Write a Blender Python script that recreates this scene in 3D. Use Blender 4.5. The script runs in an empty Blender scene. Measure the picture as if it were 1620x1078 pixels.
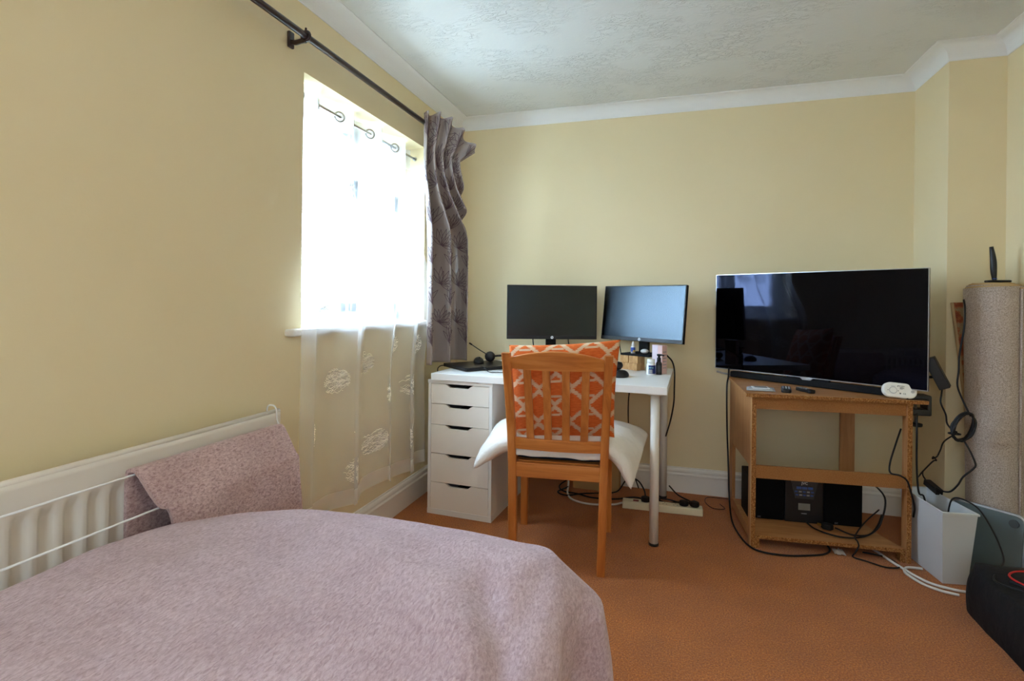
import bpy, bmesh, math, random
from mathutils import Vector, Matrix, noise
R = math.radians
random.seed(7)
S = bpy.context.scene
COL = S.collection

# ------------------------------------------------------------------ camera
CAM_H, YAW, ROLL, FPX = 1.11, R(16.94), R(0.65), 835.7
cam_data = bpy.data.cameras.new('camera')
cam = bpy.data.objects.new('camera', cam_data)
COL.objects.link(cam)
fw = Vector((-math.sin(YAW), math.cos(YAW), 0))
r0 = Vector((math.cos(YAW), math.sin(YAW), 0))
rt = r0 * math.cos(ROLL) + Vector((0, 0, 1)) * math.sin(ROLL)
upv = rt.cross(fw)
m = Matrix((rt, upv, -fw)).transposed().to_4x4()
m.translation = (0, 0, CAM_H)
cam.matrix_world = m
cam_data.sensor_width = 36
cam_data.lens = FPX / 1620 * 36
cam_data.shift_y = -(539 - 478) / 1620
cam_data.clip_start = 0.02
S.camera = cam

# ------------------------------------------------------------------ world, exposure
W = bpy.data.worlds.new('overcast_sky')
S.world = W
W.use_nodes = True
bg = W.node_tree.nodes['Background']
bg.inputs['Color'].default_value = (0.62, 0.86, 1.14, 1)
bg.inputs['Strength'].default_value = 12.0
S.view_settings.view_transform = 'Standard'
S.view_settings.look = 'None'
S.view_settings.gamma = 1
S.view_settings.use_curve_mapping = False
S.view_settings.exposure = 1.58
S.cycles.max_bounces = 10
S.cycles.diffuse_bounces = 6
S.cycles.transparent_max_bounces = 12
S.cycles.sample_clamp_indirect = 6
FILL_STRENGTH = 11.0

# ------------------------------------------------------------------ room measures
XL, YB, XR, YR = -1.373, 3.28, 1.43, -1.25      # inner faces
XC, YC = 1.21, 2.921                            # boxed-in corner
ZC = 2.315
WY0, WY1, WZ0, WZ1 = 1.715, 2.76, 1.0, 1.99     # window opening
XW = -1.53                                      # depth of the reveal

# ------------------------------------------------------------------ materials
MATS = {}
def base(name, col, rough=0.6, spec=0.4, metal=0.0):
    m = bpy.data.materials.new(name)
    m.use_nodes = True
    b = m.node_tree.nodes['Principled BSDF']
    b.inputs['Base Color'].default_value = (*col, 1)
    b.inputs['Roughness'].default_value = rough
    b.inputs['Specular IOR Level'].default_value = spec
    b.inputs['Metallic'].default_value = metal
    MATS[name] = m
    return m
def srgb(r, g, b):
    f = lambda c: (c / 255 / 12.92) if c <= 10 else ((c / 255 + 0.055) / 1.055) ** 2.4
    return (f(r), f(g), f(b))
def nodes(m):
    return m.node_tree.nodes, m.node_tree.links, m.node_tree.nodes['Principled BSDF']
def coords(m, scale=(1, 1, 1), kind='Object', rot=(0, 0, 0)):
    n, l, b = nodes(m)
    tc = n.new('ShaderNodeTexCoord'); mp = n.new('ShaderNodeMapping')
    mp.inputs['Scale'].default_value = scale
    mp.inputs['Rotation'].default_value = rot
    l.new(tc.outputs[kind], mp.inputs['Vector'])
    return mp.outputs['Vector']
def tex_noise(m, vec, scale, detail=3, rough=0.5, dist=0.0):
    n, l, b = nodes(m)
    t = n.new('ShaderNodeTexNoise')
    t.inputs['Scale'].default_value = scale
    t.inputs['Detail'].default_value = detail
    t.inputs['Roughness'].default_value = rough
    t.inputs['Distortion'].default_value = dist
    if vec is not None: l.new(vec, t.inputs['Vector'])
    return t.outputs['Fac']
def ramp(m, fac, stops):
    n, l, b = nodes(m)
    r = n.new('ShaderNodeValToRGB')
    while len(r.color_ramp.elements) < len(stops): r.color_ramp.elements.new(0.5)
    for e, (p, c) in zip(r.color_ramp.elements, stops):
        e.position = p
        e.color = (*c, 1) if len(c) == 3 else c
    l.new(fac, r.inputs['Fac'])
    return r.outputs['Color']
def bump(m, height, strength=0.3, dist=0.01, prev=None):
    n, l, b = nodes(m)
    bp = n.new('ShaderNodeBump')
    bp.inputs['Strength'].default_value = strength
    bp.inputs['Distance'].default_value = dist
    l.new(height, bp.inputs['Height'])
    if prev is not None: l.new(prev, bp.inputs['Normal'])
    l.new(bp.outputs['Normal'], b.inputs['Normal'])
    return bp.outputs['Normal']
def setcol(m, c):
    n, l, b = nodes(m)
    l.new(c, b.inputs['Base Color'])

# wall paint
WALL = srgb(235, 218, 178)
m = base('wall_paint', WALL, 0.7, 0.25)
v = coords(m)
setcol(m, ramp(m, tex_noise(m, v, 1.6, 4), [(0.3, srgb(234, 217, 176)), (0.7, srgb(238, 222, 183))]))
bump(m, tex_noise(m, v, 160, 3), 0.12, 0.002)
base('white_paint', srgb(236, 232, 224), 0.4, 0.4)
m = base('coving_paint', srgb(238, 238, 236), 0.55, 0.3)
m = base('ceiling_artex', srgb(226, 227, 222), 0.75, 0.2)
v = coords(m, (15, 40, 1), rot=(0, 0, R(38)))
f1 = tex_noise(m, v, 1.0, 4, 0.55, 1.2)
c1 = ramp(m, f1, [(0.44, (0, 0, 0)), (0.5, (1, 1, 1)), (0.56, (0.1, 0.1, 0.1))])
nn, ll, bb = nodes(m)
msk = ramp(m, tex_noise(m, coords(m), 4.5, 2), [(0.42, (0, 0, 0)), (0.62, (1, 1, 1))])
mul = nn.new('ShaderNodeMixRGB'); mul.blend_type = 'MULTIPLY'; mul.inputs['Fac'].default_value = 1
ll.new(c1, mul.inputs['Color1']); ll.new(msk, mul.inputs['Color2'])
b1 = bump(m, mul.outputs['Color'], 0.6, 0.006)
bump(m, tex_noise(m, coords(m), 60, 3), 0.15, 0.003, b1)
# carpet
m = base('carpet', srgb(170, 100, 58), 0.95, 0.1)
v = coords(m)
nn, ll, bb = nodes(m)
ca = ramp(m, tex_noise(m, v, 190, 3, 0.75), [(0.30, srgb(126, 58, 10)), (0.5, srgb(192, 106, 30)), (0.72, srgb(240, 160, 74))])
cb = ramp(m, tex_noise(m, v, 5, 3), [(0.3, (0.80, 0.78, 0.76)), (0.7, (1, 1, 1))])
mul = nn.new('ShaderNodeMixRGB'); mul.blend_type = 'MULTIPLY'; mul.inputs['Fac'].default_value = 1
ll.new(ca, mul.inputs['Color1']); ll.new(cb, mul.inputs['Color2'])
setcol(m, mul.outputs['Color'])
bump(m, tex_noise(m, v, 190, 3, 0.75), 0.8, 0.008)
bb.inputs['Sheen Weight'].default_value = 0.25
# fabrics
def fleece(name, c0, c1, c2, sc=1.0):
    m = base(name, c1, 0.95, 0.1)
    n, l, b = nodes(m)
    v = coords(m)
    a = ramp(m, tex_noise(m, coords(m, (210 * sc, 80 * sc, 140 * sc), rot=(0, 0, R(35))), 1.0, 4, 0.65, 0.6), [(0.33, c0), (0.5, c1), (0.68, c2)])
    d = ramp(m, tex_noise(m, v, 6, 4, 0.6), [(0.35, (0.86, 0.83, 0.83)), (0.65, (1, 1, 1))])
    mu = n.new('ShaderNodeMixRGB'); mu.blend_type = 'MULTIPLY'; mu.inputs['Fac'].default_value = 1
    l.new(a, mu.inputs['Color1']); l.new(d, mu.inputs['Color2'])
    setcol(m, mu.outputs['Color'])
    p = bump(m, tex_noise(m, coords(m, (210 * sc, 80 * sc, 140 * sc), rot=(0, 0, R(35))), 1.0, 4, 0.65, 0.6), 0.8, 0.006)
    bump(m, tex_noise(m, v, 26, 3), 0.25, 0.012, p)
    b.inputs['Sheen Weight'].default_value = 0.35
    b.inputs['Sheen Roughness'].default_value = 0.5
    b.inputs['Sheen Tint'].default_value = (0.95, 0.88, 0.88, 1)
    return m
fleece('pink_fleece', srgb(184, 158, 170), srgb(210, 186, 199), srgb(230, 212, 222), 1.05)
fleece('pink_towel', srgb(172, 138, 136), srgb(214, 182, 180), srgb(234, 210, 208), 1.3)
base('towel_hem', srgb(202, 172, 164), 0.9, 0.1)
def sheer(name, alpha, col=(0.9, 0.9, 0.9)):
    m = bpy.data.materials.new(name); m.use_nodes = True
    n, l = m.node_tree.nodes, m.node_tree.links
    n.clear()
    out = n.new('ShaderNodeOutputMaterial')
    tr = n.new('ShaderNodeBsdfTransparent'); tl = n.new('ShaderNodeBsdfTranslucent'); df = n.new('ShaderNodeBsdfDiffuse')
    tl.inputs['Color'].default_value = (*col, 1); df.inputs['Color'].default_value = (*col, 1)
    m1 = n.new('ShaderNodeMixShader'); m2 = n.new('ShaderNodeMixShader')
    m1.inputs['Fac'].default_value = 0.6
    l.new(tl.outputs[0], m1.inputs[1]); l.new(df.outputs[0], m1.inputs[2])
    m2.inputs['Fac'].default_value = alpha
    l.new(tr.outputs[0], m2.inputs[1]); l.new(m1.outputs[0], m2.inputs[2])
    l.new(m2.outputs[0], out.inputs['Surface'])
    MATS[name] = m
sheer('sheer_voile', 0.28)
sheer('sheer_hem', 0.52)
sheer('sheer_header', 0.66)
sheer('blind_cloth', 0.96, (0.42, 0.40, 0.36))
base('embroidery_thread', srgb(238, 236, 230), 0.5, 0.4)
m = base('satin_curtain', srgb(152, 138, 132), 0.25, 0.9)
nn, ll, bb = nodes(m)
bb.inputs['Sheen Weight'].default_value = 0.3
bump(m, tex_noise(m, coords(m, (60, 60, 14)), 1, 3), 0.25, 0.006)
base('leaf_weave', srgb(86, 64, 70), 0.45, 0.4)
base('curtain_lining', srgb(222, 214, 206), 0.8, 0.2)
base('dark_wood_pole', srgb(46, 28, 24), 0.3, 0.5)
base('chrome', srgb(190, 190, 190), 0.2, 0.5, 1.0)
base('brushed_metal', srgb(176, 178, 182), 0.32, 0.5, 1.0)
base('radiator_enamel', srgb(232, 224, 212), 0.35, 0.5)
base('white_wire', srgb(240, 240, 238), 0.35, 0.5)
base('brass', srgb(200, 160, 80), 0.3, 0.5, 1.0)
base('white_laminate', srgb(238, 236, 232), 0.35, 0.45)
base('drawer_laminate', srgb(240, 234, 224), 0.45, 0.4)
m = base('white_metal', srgb(228, 224, 214), 0.4, 0.4)
base('black_plastic', srgb(24, 24, 26), 0.4, 0.45)
base('black_matte', srgb(16, 16, 18), 0.75, 0.25)
base('black_rubber', srgb(20, 20, 21), 0.6, 0.3)
base('black_cable', srgb(18, 18, 19), 0.5, 0.35)
base('brown_cable', srgb(62, 34, 26), 0.5, 0.35)
base('white_cable', srgb(226, 222, 216), 0.45, 0.4)
base('red_cord', srgb(190, 28, 30), 0.5, 0.4)
m = base('matte_screen', srgb(8, 8, 10), 0.26, 0.7)
m.node_tree.nodes['Principled BSDF'].inputs['Specular Tint'].default_value = (0.70, 0.88, 1.0, 1)
m = base('gloss_screen', srgb(3, 3, 4), 0.03, 0.22)
m.node_tree.nodes['Principled BSDF'].inputs['Specular Tint'].default_value = (0.55, 0.62, 1.0, 1)
base('logo_white', srgb(220, 222, 225), 0.4, 0.4)
base('print_dark', srgb(50, 50, 56), 0.6, 0.3)
base('print_grey', srgb(150, 150, 155), 0.5, 0.3)
base('print_blue', srgb(60, 90, 170), 0.4, 0.4)
def wood(name, c0, c1, c2, scale=(1, 1, 1), rough=0.35, gs=26, spec=0.45):
    m = base(name, c1, rough, spec)
    v = coords(m, scale)
    f = tex_noise(m, v, gs, 5, 0.6, 0.8)
    setcol(m, ramp(m, f, [(0.3, c0), (0.5, c1), (0.72, c2)]))
    bump(m, f, 0.06, 0.002)
    return m
wood('honey_wood_vertical', srgb(172, 98, 42), srgb(196, 120, 56), srgb(214, 142, 76), (1, 1, 0.09))
wood('honey_wood_across', srgb(174, 100, 44), srgb(199, 123, 58), srgb(216, 145, 78), (0.09, 1, 1))
wood('beech_laminate', srgb(158, 106, 62), srgb(178, 124, 76), srgb(192, 140, 92), (0.12, 1.2, 1), 0.45, 30)
wood('beech_laminate_vertical', srgb(158, 106, 62), srgb(178, 124, 76), srgb(192, 140, 92), (1, 1, 0.12), 0.45, 30)
base('edge_banding', srgb(206, 168, 118), 0.5, 0.3)
m = base('chipboard', srgb(150, 100, 55), 0.9, 0.15)
v = coords(m)
f = tex_noise(m, v, 170, 3, 0.7, 0.6)
setcol(m, ramp(m, f, [(0.3, srgb(84, 48, 22)), (0.5, srgb(150, 98, 52)), (0.7, srgb(206, 160, 104))]))
bump(m, f, 0.6, 0.003)
m = base('hardboard', srgb(158, 108, 62), 0.8, 0.2)
setcol(m, ramp(m, tex_noise(m, coords(m), 260, 3, 0.7), [(0.3, srgb(136, 88, 46)), (0.7, srgb(172, 122, 74))]))
wood('block_wood', srgb(176, 128, 78), srgb(204, 158, 104), srgb(222, 182, 130), (1, 1, 0.3), 0.6, 60, 0.3)
# ikat cushion: orange lozenges in a pale lattice with ragged edges
m = base('ikat_fabric', srgb(206, 92, 36), 0.9, 0.1)
nn, ll, bb = nodes(m)
def mth(op, a, b_=None, c=None):
    q = nn.new('ShaderNodeMath'); q.operation = op
    for i, x in enumerate((a, b_, c)):
        if x is None: continue
        if isinstance(x, (int, float)): q.inputs[i].default_value = x
        else: ll.new(x, q.inputs[i])
    return q.outputs[0]
tc = nn.new('ShaderNodeTexCoord'); sp = nn.new('ShaderNodeSeparateXYZ')
ll.new(tc.outputs['UV'], sp.inputs[0])
rag = tex_noise(m, coords(m, (7, 160, 1), 'UV'), 1, 2)
ux = mth('ADD', sp.outputs['X'], mth('MULTIPLY', mth('SUBTRACT', rag, 0.5), 0.085)); uy = sp.outputs['Y']
fx = mth('PINGPONG', mth('MULTIPLY', ux, 3.3), 0.5); fy = mth('PINGPONG', mth('MULTIPLY', uy, 2.9), 0.5)
hexd = mth('ADD', mth('MULTIPLY', fx, 0.85), fy)
dia = mth('ABSOLUTE', mth('SUBTRACT', hexd, 0.46))
l1 = mth('LESS_THAN', dia, 0.075)
bar = mth('ABSOLUTE', mth('SUBTRACT', mth('PINGPONG', mth('ADD', mth('MULTIPLY', uy, 2.9), 0.5), 0.5), 0.22))
inb = mth('LESS_THAN', mth('PINGPONG', mth('ADD', mth('MULTIPLY', ux, 3.3), 0.5), 0.5), 0.18)
l2 = mth('MULTIPLY', mth('LESS_THAN', bar, 0.035), inb)
lat = mth('MAXIMUM', l1, l2)
mx = nn.new('ShaderNodeMixRGB')
ll.new(lat, mx.inputs['Fac'])
org = ramp(m, tex_noise(m, coords(m, (20, 120, 1), 'UV'), 1, 3), [(0.3, srgb(206, 96, 44)), (0.7, srgb(230, 124, 64))])
ll.new(org, mx.inputs['Color1']); mx.inputs['Color2'].default_value = (*srgb(226, 194, 160), 1)
setcol(m, mx.outputs['Color'])
bump(m, tex_noise(m, coords(m, (30, 30, 30)), 1, 3), 0.3, 0.01)
m = base('pillow_cotton', srgb(240, 236, 230), 0.9, 0.15)
p = bump(m, tex_noise(m, coords(m, (16, 30, 16)), 1, 4, 0.6, 1.0), 0.4, 0.02)
base('navy_fabric', srgb(32, 38, 52), 0.9, 0.15)
m = base('jute_backing', srgb(172, 150, 126), 0.95, 0.1)
v = coords(m)
f = tex_noise(m, v, 230, 3, 0.75)
setcol(m, ramp(m, f, [(0.28, srgb(138, 122, 110)), (0.5, srgb(192, 176, 164)), (0.75, srgb(224, 212, 204))]))
bump(m, f, 0.7, 0.005)
base('rug_binding', srgb(196, 166, 122), 0.95, 0.1)
m = base('patterned_rug', srgb(160, 120, 80), 0.95, 0.1)
f = tex_noise(m, coords(m), 24, 3, 0.6)
setcol(m, ramp(m, f, [(0.42, srgb(170, 146, 106)), (0.5, srgb(176, 106, 66)), (0.6, srgb(150, 78, 52))]))
bump(m, tex_noise(m, coords(m), 260, 2), 0.7, 0.005)
base('bin_plastic', srgb(206, 208, 210), 0.5, 0.35)
base('scale_glass', srgb(92, 104, 106), 0.25, 0.5)
base('scale_foot', srgb(66, 72, 74), 0.7, 0.3)
m = base('black_nylon', srgb(20, 20, 22), 0.7, 0.3)
bump(m, tex_noise(m, coords(m), 14, 4), 0.4, 0.02)
base('alarm_plastic', srgb(240, 238, 230), 0.4, 0.4)
base('sachet_film', srgb(190, 190, 190), 0.15, 0.6)
base('grey_print', srgb(120, 118, 100), 0.4, 0.4)
base('strip_plastic', srgb(226, 218, 188), 0.45, 0.4)
base('red_switch', srgb(120, 24, 20), 0.4, 0.4)
base('cardboard', srgb(186, 150, 104), 0.9, 0.15)
base('pink_card', srgb(226, 190, 184), 0.5, 0.35)
base('pale_pink_card', srgb(222, 206, 214), 0.5, 0.35)
base('label_blue', srgb(30, 44, 110), 0.4, 0.4)
base('label_aqua', srgb(150, 214, 214), 0.4, 0.4)
base('label_yellow', srgb(226, 190, 50), 0.4, 0.4)
base('white_plastic', srgb(240, 240, 238), 0.35, 0.45)
base('stereo_panel', srgb(52, 54, 58), 0.35, 0.5)
base('stereo_blue', srgb(56, 84, 150), 0.3, 0.5)
base('stereo_window', srgb(122, 120, 112), 0.15, 0.5)
base('speaker_cloth', srgb(14, 14, 15), 0.9, 0.1)
base('paper', srgb(232, 226, 222), 0.8, 0.2)
base('paving', srgb(186, 186, 180), 0.9, 0.2)
base('upvc', srgb(240, 242, 244), 0.35, 0.45)
m = bpy.data.materials.new('window_glass'); m.use_nodes = True; MATS['window_glass'] = m
nn, ll = m.node_tree.nodes, m.node_tree.links; nn.clear()
o = nn.new('ShaderNodeOutputMaterial'); mxs = nn.new('ShaderNodeMixShader'); mxs.inputs['Fac'].default_value = 0.06
t_ = nn.new('ShaderNodeBsdfTransparent'); g_ = nn.new('ShaderNodeBsdfGlossy'); g_.inputs['Roughness'].default_value = 0.01
ll.new(t_.outputs[0], mxs.inputs[1]); ll.new(g_.outputs[0], mxs.inputs[2]); ll.new(mxs.outputs[0], o.inputs['Surface'])
m = bpy.data.materials.new('lamp_glow'); m.use_nodes = True; MATS['lamp_glow'] = m
nn, ll = m.node_tree.nodes, m.node_tree.links; nn.clear()
o = nn.new('ShaderNodeOutputMaterial'); e_ = nn.new('ShaderNodeEmission')
e_.inputs['Color'].default_value = (1.0, 0.86, 0.70, 1); e_.inputs['Strength'].default_value = FILL_STRENGTH
ll.new(e_.outputs[0], o.inputs['Surface'])

# ------------------------------------------------------------------ helpers
def thing(name, label, cat, loc=(0, 0, 0), rz=0.0, group=None, rot=None):
    o = bpy.data.objects.new(name, None)
    o.empty_display_size = 0.05
    COL.objects.link(o)
    o.location = loc
    o.rotation_euler = rot if rot else (0, 0, rz)
    return tag(o, label, cat, group)
def tag(o, label, cat, group=None):
    o['label'] = label; o['category'] = cat
    if group: o['group'] = group
    return o
def obj(name, me, mat, parent=None, smooth=False, loc=None, rot=None):
    if isinstance(me, bmesh.types.BMesh):
        bm = me
        bmesh.ops.recalc_face_normals(bm, faces=bm.faces)
        me = bpy.data.meshes.new(name); bm.to_mesh(me); bm.free()
    o = bpy.data.objects.new(name, me)
    COL.objects.link(o)
    if mat:
        me.materials.clear(); me.materials.append(MATS[mat])
    if smooth:
        for p in me.polygons: p.use_smooth = True
    if parent: o.parent = parent
    if loc: o.location = loc
    if rot: o.rotation_euler = rot
    return o
def struct(o):
    o['kind'] = 'structure'
    return o
def nb(): return bmesh.new()
def add_box(bm, lo, hi, bev=0.0, M=None, seg=2):
    t = bmesh.new()
    bmesh.ops.create_cube(t, size=1)
    lo, hi = Vector(lo), Vector(hi)
    for v in t.verts:
        v.co = Vector([lo[i] + (v.co[i] + 0.5) * (hi[i] - lo[i]) for i in range(3)])
    if bev > 0:
        bmesh.ops.bevel(t, geom=list(t.edges), offset=bev, segments=seg, affect='EDGES', profile=0.5)
    merge(bm, t, M)
    return bm
def merge(bm, t, M=None):
    vs = {}
    for v in t.verts: vs[v] = bm.verts.new((M @ v.co) if M else v.co)
    for f in t.faces:
        try:
            nf = bm.faces.new([vs[v] for v in f.verts]); nf.smooth = f.smooth
        except ValueError: pass
    t.free()
def box(name, lo, hi, mat, parent=None, bev=0.0, M=None, seg=2):
    return obj(name, add_box(nb(), lo, hi, bev, M, seg), mat, parent)
def add_cyl(bm, p0, p1, r, r1=None, n=20, caps=True):
    p0, p1 = Vector(p0), Vector(p1)
    r1 = r if r1 is None else r1
    d = (p1 - p0).normalized()
    a = d.orthogonal().normalized(); b = d.cross(a)
    k0 = [bm.verts.new(p0 + (a * math.cos(2 * math.pi * i / n) + b * math.sin(2 * math.pi * i / n)) * r) for i in range(n)]
    k1 = [bm.verts.new(p1 + (a * math.cos(2 * math.pi * i / n) + b * math.sin(2 * math.pi * i / n)) * r1) for i in range(n)]
    for i in range(n):
        f = bm.faces.new((k0[i], k0[(i + 1) % n], k1[(i + 1) % n], k1[i])); f.smooth = True
    if caps:
        bm.faces.new(k0[::-1]); bm.faces.new(k1)
    return bm
def cyl(name, p0, p1, r, mat, parent=None, r1=None, n=20):
    return obj(name, add_cyl(nb(), p0, p1, r, r1, n), mat, parent)
def catmull(pts, n=8, closed=False):
    P = [Vector(p) for p in pts]
    if len(P) < 3: return P
    out = []
    N = len(P)
    rng = N if closed else N - 1
    for i in range(rng):
        if closed: p0, p1, p2, p3 = P[i - 1], P[i], P[(i + 1) % N], P[(i + 2) % N]
        else:
            p1, p2 = P[i], P[i + 1]
            p0 = P[i - 1] if i > 0 else p1 * 2 - p2
            p3 = P[i + 2] if i + 2 < N else p2 * 2 - p1
        for k in range(n):
            t = k / n
            out.append(0.5 * ((2 * p1) + (-p0 + p2) * t + (2 * p0 - 5 * p1 + 4 * p2 - p3) * t * t + (-p0 + 3 * p1 - 3 * p2 + p3) * t ** 3))
    if not closed: out.append(P[-1])
    return out
def add_tube(bm, pts, r, n=8, smooth_n=6, closed=False, radii=None):
    P = catmull(pts, smooth_n, closed) if smooth_n else [Vector(p) for p in pts]
    N = len(P)
    rings = []
    a = None
    for i in range(N):
        if closed: d = P[(i + 1) % N] - P[i - 1]
        else: d = P[min(i + 1, N - 1)] - P[max(i - 1, 0)]
        if d.length < 1e-9: d = Vector((0, 0, 1))
        d.normalize()
        if a is None: a = d.orthogonal().normalized()
        else:
            a = a - d * a.dot(d)
            a = a.normalized() if a.length > 1e-6 else d.orthogonal().normalized()
        b = d.cross(a)
        rr = radii(i / max(1, N - 1)) if radii else r
        rings.append([bm.verts.new(P[i] + (a * math.cos(2 * math.pi * k / n) + b * math.sin(2 * math.pi * k / n)) * rr) for k in range(n)])
    for i in range(N if closed else N - 1):
        q0, q1 = rings[i], rings[(i + 1) % N]
        for k in range(n):
            f = bm.faces.new((q0[k], q0[(k + 1) % n], q1[(k + 1) % n], q1[k])); f.smooth = True
    if not closed:
        bm.faces.new(rings[0][::-1]); bm.faces.new(rings[-1])
    return bm
def tube(name, pts, r, mat, parent=None, n=8, smooth_n=6, closed=False, radii=None):
    return obj(name, add_tube(nb(), pts, r, n, smooth_n, closed, radii), mat, parent)
def add_lathe(bm, prof, c=(0, 0, 0), n=32, M=None):
    c = Vector(c)
    rings = []
    for r, z in prof:
        if r < 1e-6:
            p = c + Vector((0, 0, z)); rings.append([bm.verts.new(M @ p if M else p)])
        else:
            ring = []
            for k in range(n):
                p = c + Vector((r * math.cos(2 * math.pi * k / n), r * math.sin(2 * math.pi * k / n), z))
                ring.append(bm.verts.new(M @ p if M else p))
            rings.append(ring)
    for q0, q1 in zip(rings, rings[1:]):
        for k in range(n):
            k2 = (k + 1) % n
            if len(q0) == 1 and len(q1) == 1: continue
            if len(q0) == 1: f = bm.faces.new((q0[0], q1[k], q1[k2]))
            elif len(q1) == 1: f = bm.faces.new((q0[k], q0[k2], q1[0]))
            else: f = bm.faces.new((q0[k], q0[k2], q1[k2], q1[k]))
            f.smooth = True
    return bm
def lathe(name, prof, mat, parent=None, c=(0, 0, 0), n=32, M=None):
    return obj(name, add_lathe(nb(), prof, c, n, M), mat, parent)
def add_prism(bm, poly, d0, d1, axis='z', M=None):
    """polygon in the plane square to axis, run from d0 to d1 along it"""
    def P(a, b, d):
        v = {'z': (a, b, d), 'y': (a, d, b), 'x': (d, a, b)}[axis]
        return M @ Vector(v) if M else Vector(v)
    k0 = [bm.verts.new(P(a, b, d0)) for a, b in poly]
    k1 = [bm.verts.new(P(a, b, d1)) for a, b in poly]
    n = len(poly)
    for i in range(n): bm.faces.new((k0[i], k0[(i + 1) % n], k1[(i + 1) % n], k1[i]))
    bm.faces.new(k0[::-1]); bm.faces.new(k1)
    return bm
def prism(name, poly, d0, d1, axis, mat, parent=None, M=None):
    return obj(name, add_prism(nb(), poly, d0, d1, axis, M), mat, parent)
def sweep_rect(name, pts, sx, sy, mat, parent=None):
    """upright post: rectangle sx by sy carried along pts, bevelled"""
    bm = nb(); rings = []
    b = 0.004
    for p in pts:
        p = Vector(p); ring = []
        for (a, c) in ((-1, -1), (1, -1), (1, 1), (-1, 1)):
            for (da, dc) in (((0, b), (b, 0)) if a * c > 0 else ((b, 0), (0, b))):
                ring.append(bm.verts.new(p + Vector((a * (sx / 2 - da), c * (sy / 2 - dc), 0))))
        rings.append(ring)
    n = 8
    for q0, q1 in zip(rings, rings[1:]):
        for k in range(n): bm.faces.new((q0[k], q0[(k + 1) % n], q1[(k + 1) % n], q1[k]))
    bm.faces.new(rings[0][::-1]); bm.faces.new(rings[-1])
    return obj(name, bm, mat, parent)
def surface(name, fn, nu, nv, mat, parent=None, thick=0.0, closed_u=False, uv=False):
    """sheet fn(u,v); a second skin thick below it closes it to a solid"""
    bm = nb()
    g = [[bm.verts.new(fn(i / nu, j / nv)) for j in range(nv + 1)] for i in range(nu + (0 if closed_u else 1))]
    ni = len(g)
    uvl = bm.loops.layers.uv.new('UVMap') if uv else None
    for i in range(nu):
        for j in range(nv):
            f = bm.faces.new((g[i][j], g[(i + 1) % ni][j], g[(i + 1) % ni][j + 1], g[i][j + 1])); f.smooth = True
            if uv:
                for l, (a, b) in zip(f.loops, ((i, j), (i + 1, j), (i + 1, j + 1), (i, j + 1))): l[uvl].uv = (a / nu, b / nv)
    if thick:
        bm.normal_update()
        h = [[bm.verts.new(v.co - v.normal * thick) for v in row] for row in g]
        for i in range(nu):
            for j in range(nv):
                f = bm.faces.new((h[i][j], h[i][j + 1], h[(i + 1) % ni][j + 1], h[(i + 1) % ni][j])); f.smooth = True
        for i in range(nu):
            for j in (0, nv): bm.faces.new((g[i][j], g[(i + 1) % ni][j], h[(i + 1) % ni][j], h[i][j]))
        if not closed_u:
            for j in range(nv):
                for i in (0, nu): bm.faces.new((g[i][j], g[i][j + 1], h[i][j + 1], h[i][j]))
    me = bpy.data.meshes.new(name); bm.to_mesh(me); bm.free()
    return obj(name, me, mat, parent)
def add_ribbon(bm, pts, nrm, w):
    """flat thread lying on a surface"""
    k = []
    for i, p in enumerate(pts):
        d = (pts[min(i + 1, len(pts) - 1)] - pts[max(i - 1, 0)])
        s = d.cross(nrm[i])
        s = s.normalized() * w if s.length > 1e-9 else Vector((w, 0, 0))
        k.append((bm.verts.new(p - s), bm.verts.new(p + s)))
    for a, b in zip(k, k[1:]): bm.faces.new((a[0], a[1], b[1], b[0]))
def text(name, s, size, mat, parent, M, depth=0.0003, align='CENTER'):
    cu = bpy.data.curves.new('lettering', 'FONT')
    cu.body = s; cu.size = size; cu.align_x = align; cu.align_y = 'CENTER'; cu.extrude = depth
    to = bpy.data.objects.new('lettering', cu); COL.objects.link(to)
    bpy.context.view_layer.update()
    me = bpy.data.meshes.new_from_object(to.evaluated_get(bpy.context.evaluated_depsgraph_get()))
    bpy.data.objects.remove(to)
    me.transform(M)
    return obj(name, me, mat, parent)
def frame_M(o, x, y):
    """matrix whose x, y axes are given (z by the cross product), origin o"""
    x = Vector(x).normalized(); y = Vector(y).normalized(); z = x.cross(y)
    M = Matrix((x, y, z)).transposed().to_4x4(); M.translation = o
    return M
def rrect(w, h, r, n=6):
    pts = []
    for cx, cy, a0 in ((w / 2 - r, h / 2 - r, 0), (-w / 2 + r, h / 2 - r, 90), (-w / 2 + r, -h / 2 + r, 180), (w / 2 - r, -h / 2 + r, 270)):
        for k in range(n + 1):
            a = R(a0 + 90 * k / n); pts.append((cx + r * math.cos(a), cy + r * math.sin(a)))
    return pts
def soft_prism(name, poly, d0, d1, axis, bev, mat, parent=None, M=None, seg=2):
    t = add_prism(nb(), poly, d0, d1, axis)
    bmesh.ops.recalc_face_normals(t, faces=t.faces)
    t.normal_update()
    es = [e for e in t.edges if len(e.link_faces) == 2 and any(len(f.verts) == len(poly) for f in e.link_faces) and not all(len(f.verts) == len(poly) for f in e.link_faces)]
    bmesh.ops.bevel(t, geom=es, offset=bev, segments=seg, affect='EDGES', profile=0.5)
    bm = nb(); merge(bm, t, M)
    return obj(name, bm, mat, parent)
def smooth01(x):
    x = min(1, max(0, x)); return x * x * (3 - 2 * x)
def lerp(a, b, t): return a + (b - a) * t

# ================================================================== THE ROOM
T = 0.12
struct(box('floor', (XL - 0.3, YR - 0.3, -0.1), (XR + 0.3, YB + 0.3, 0), 'carpet'))
struct(box('ceiling', (XL - 0.3, YR - 0.3, ZC), (XR + 0.3, YB + 0.3, ZC + 0.1), 'ceiling_artex'))
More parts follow.
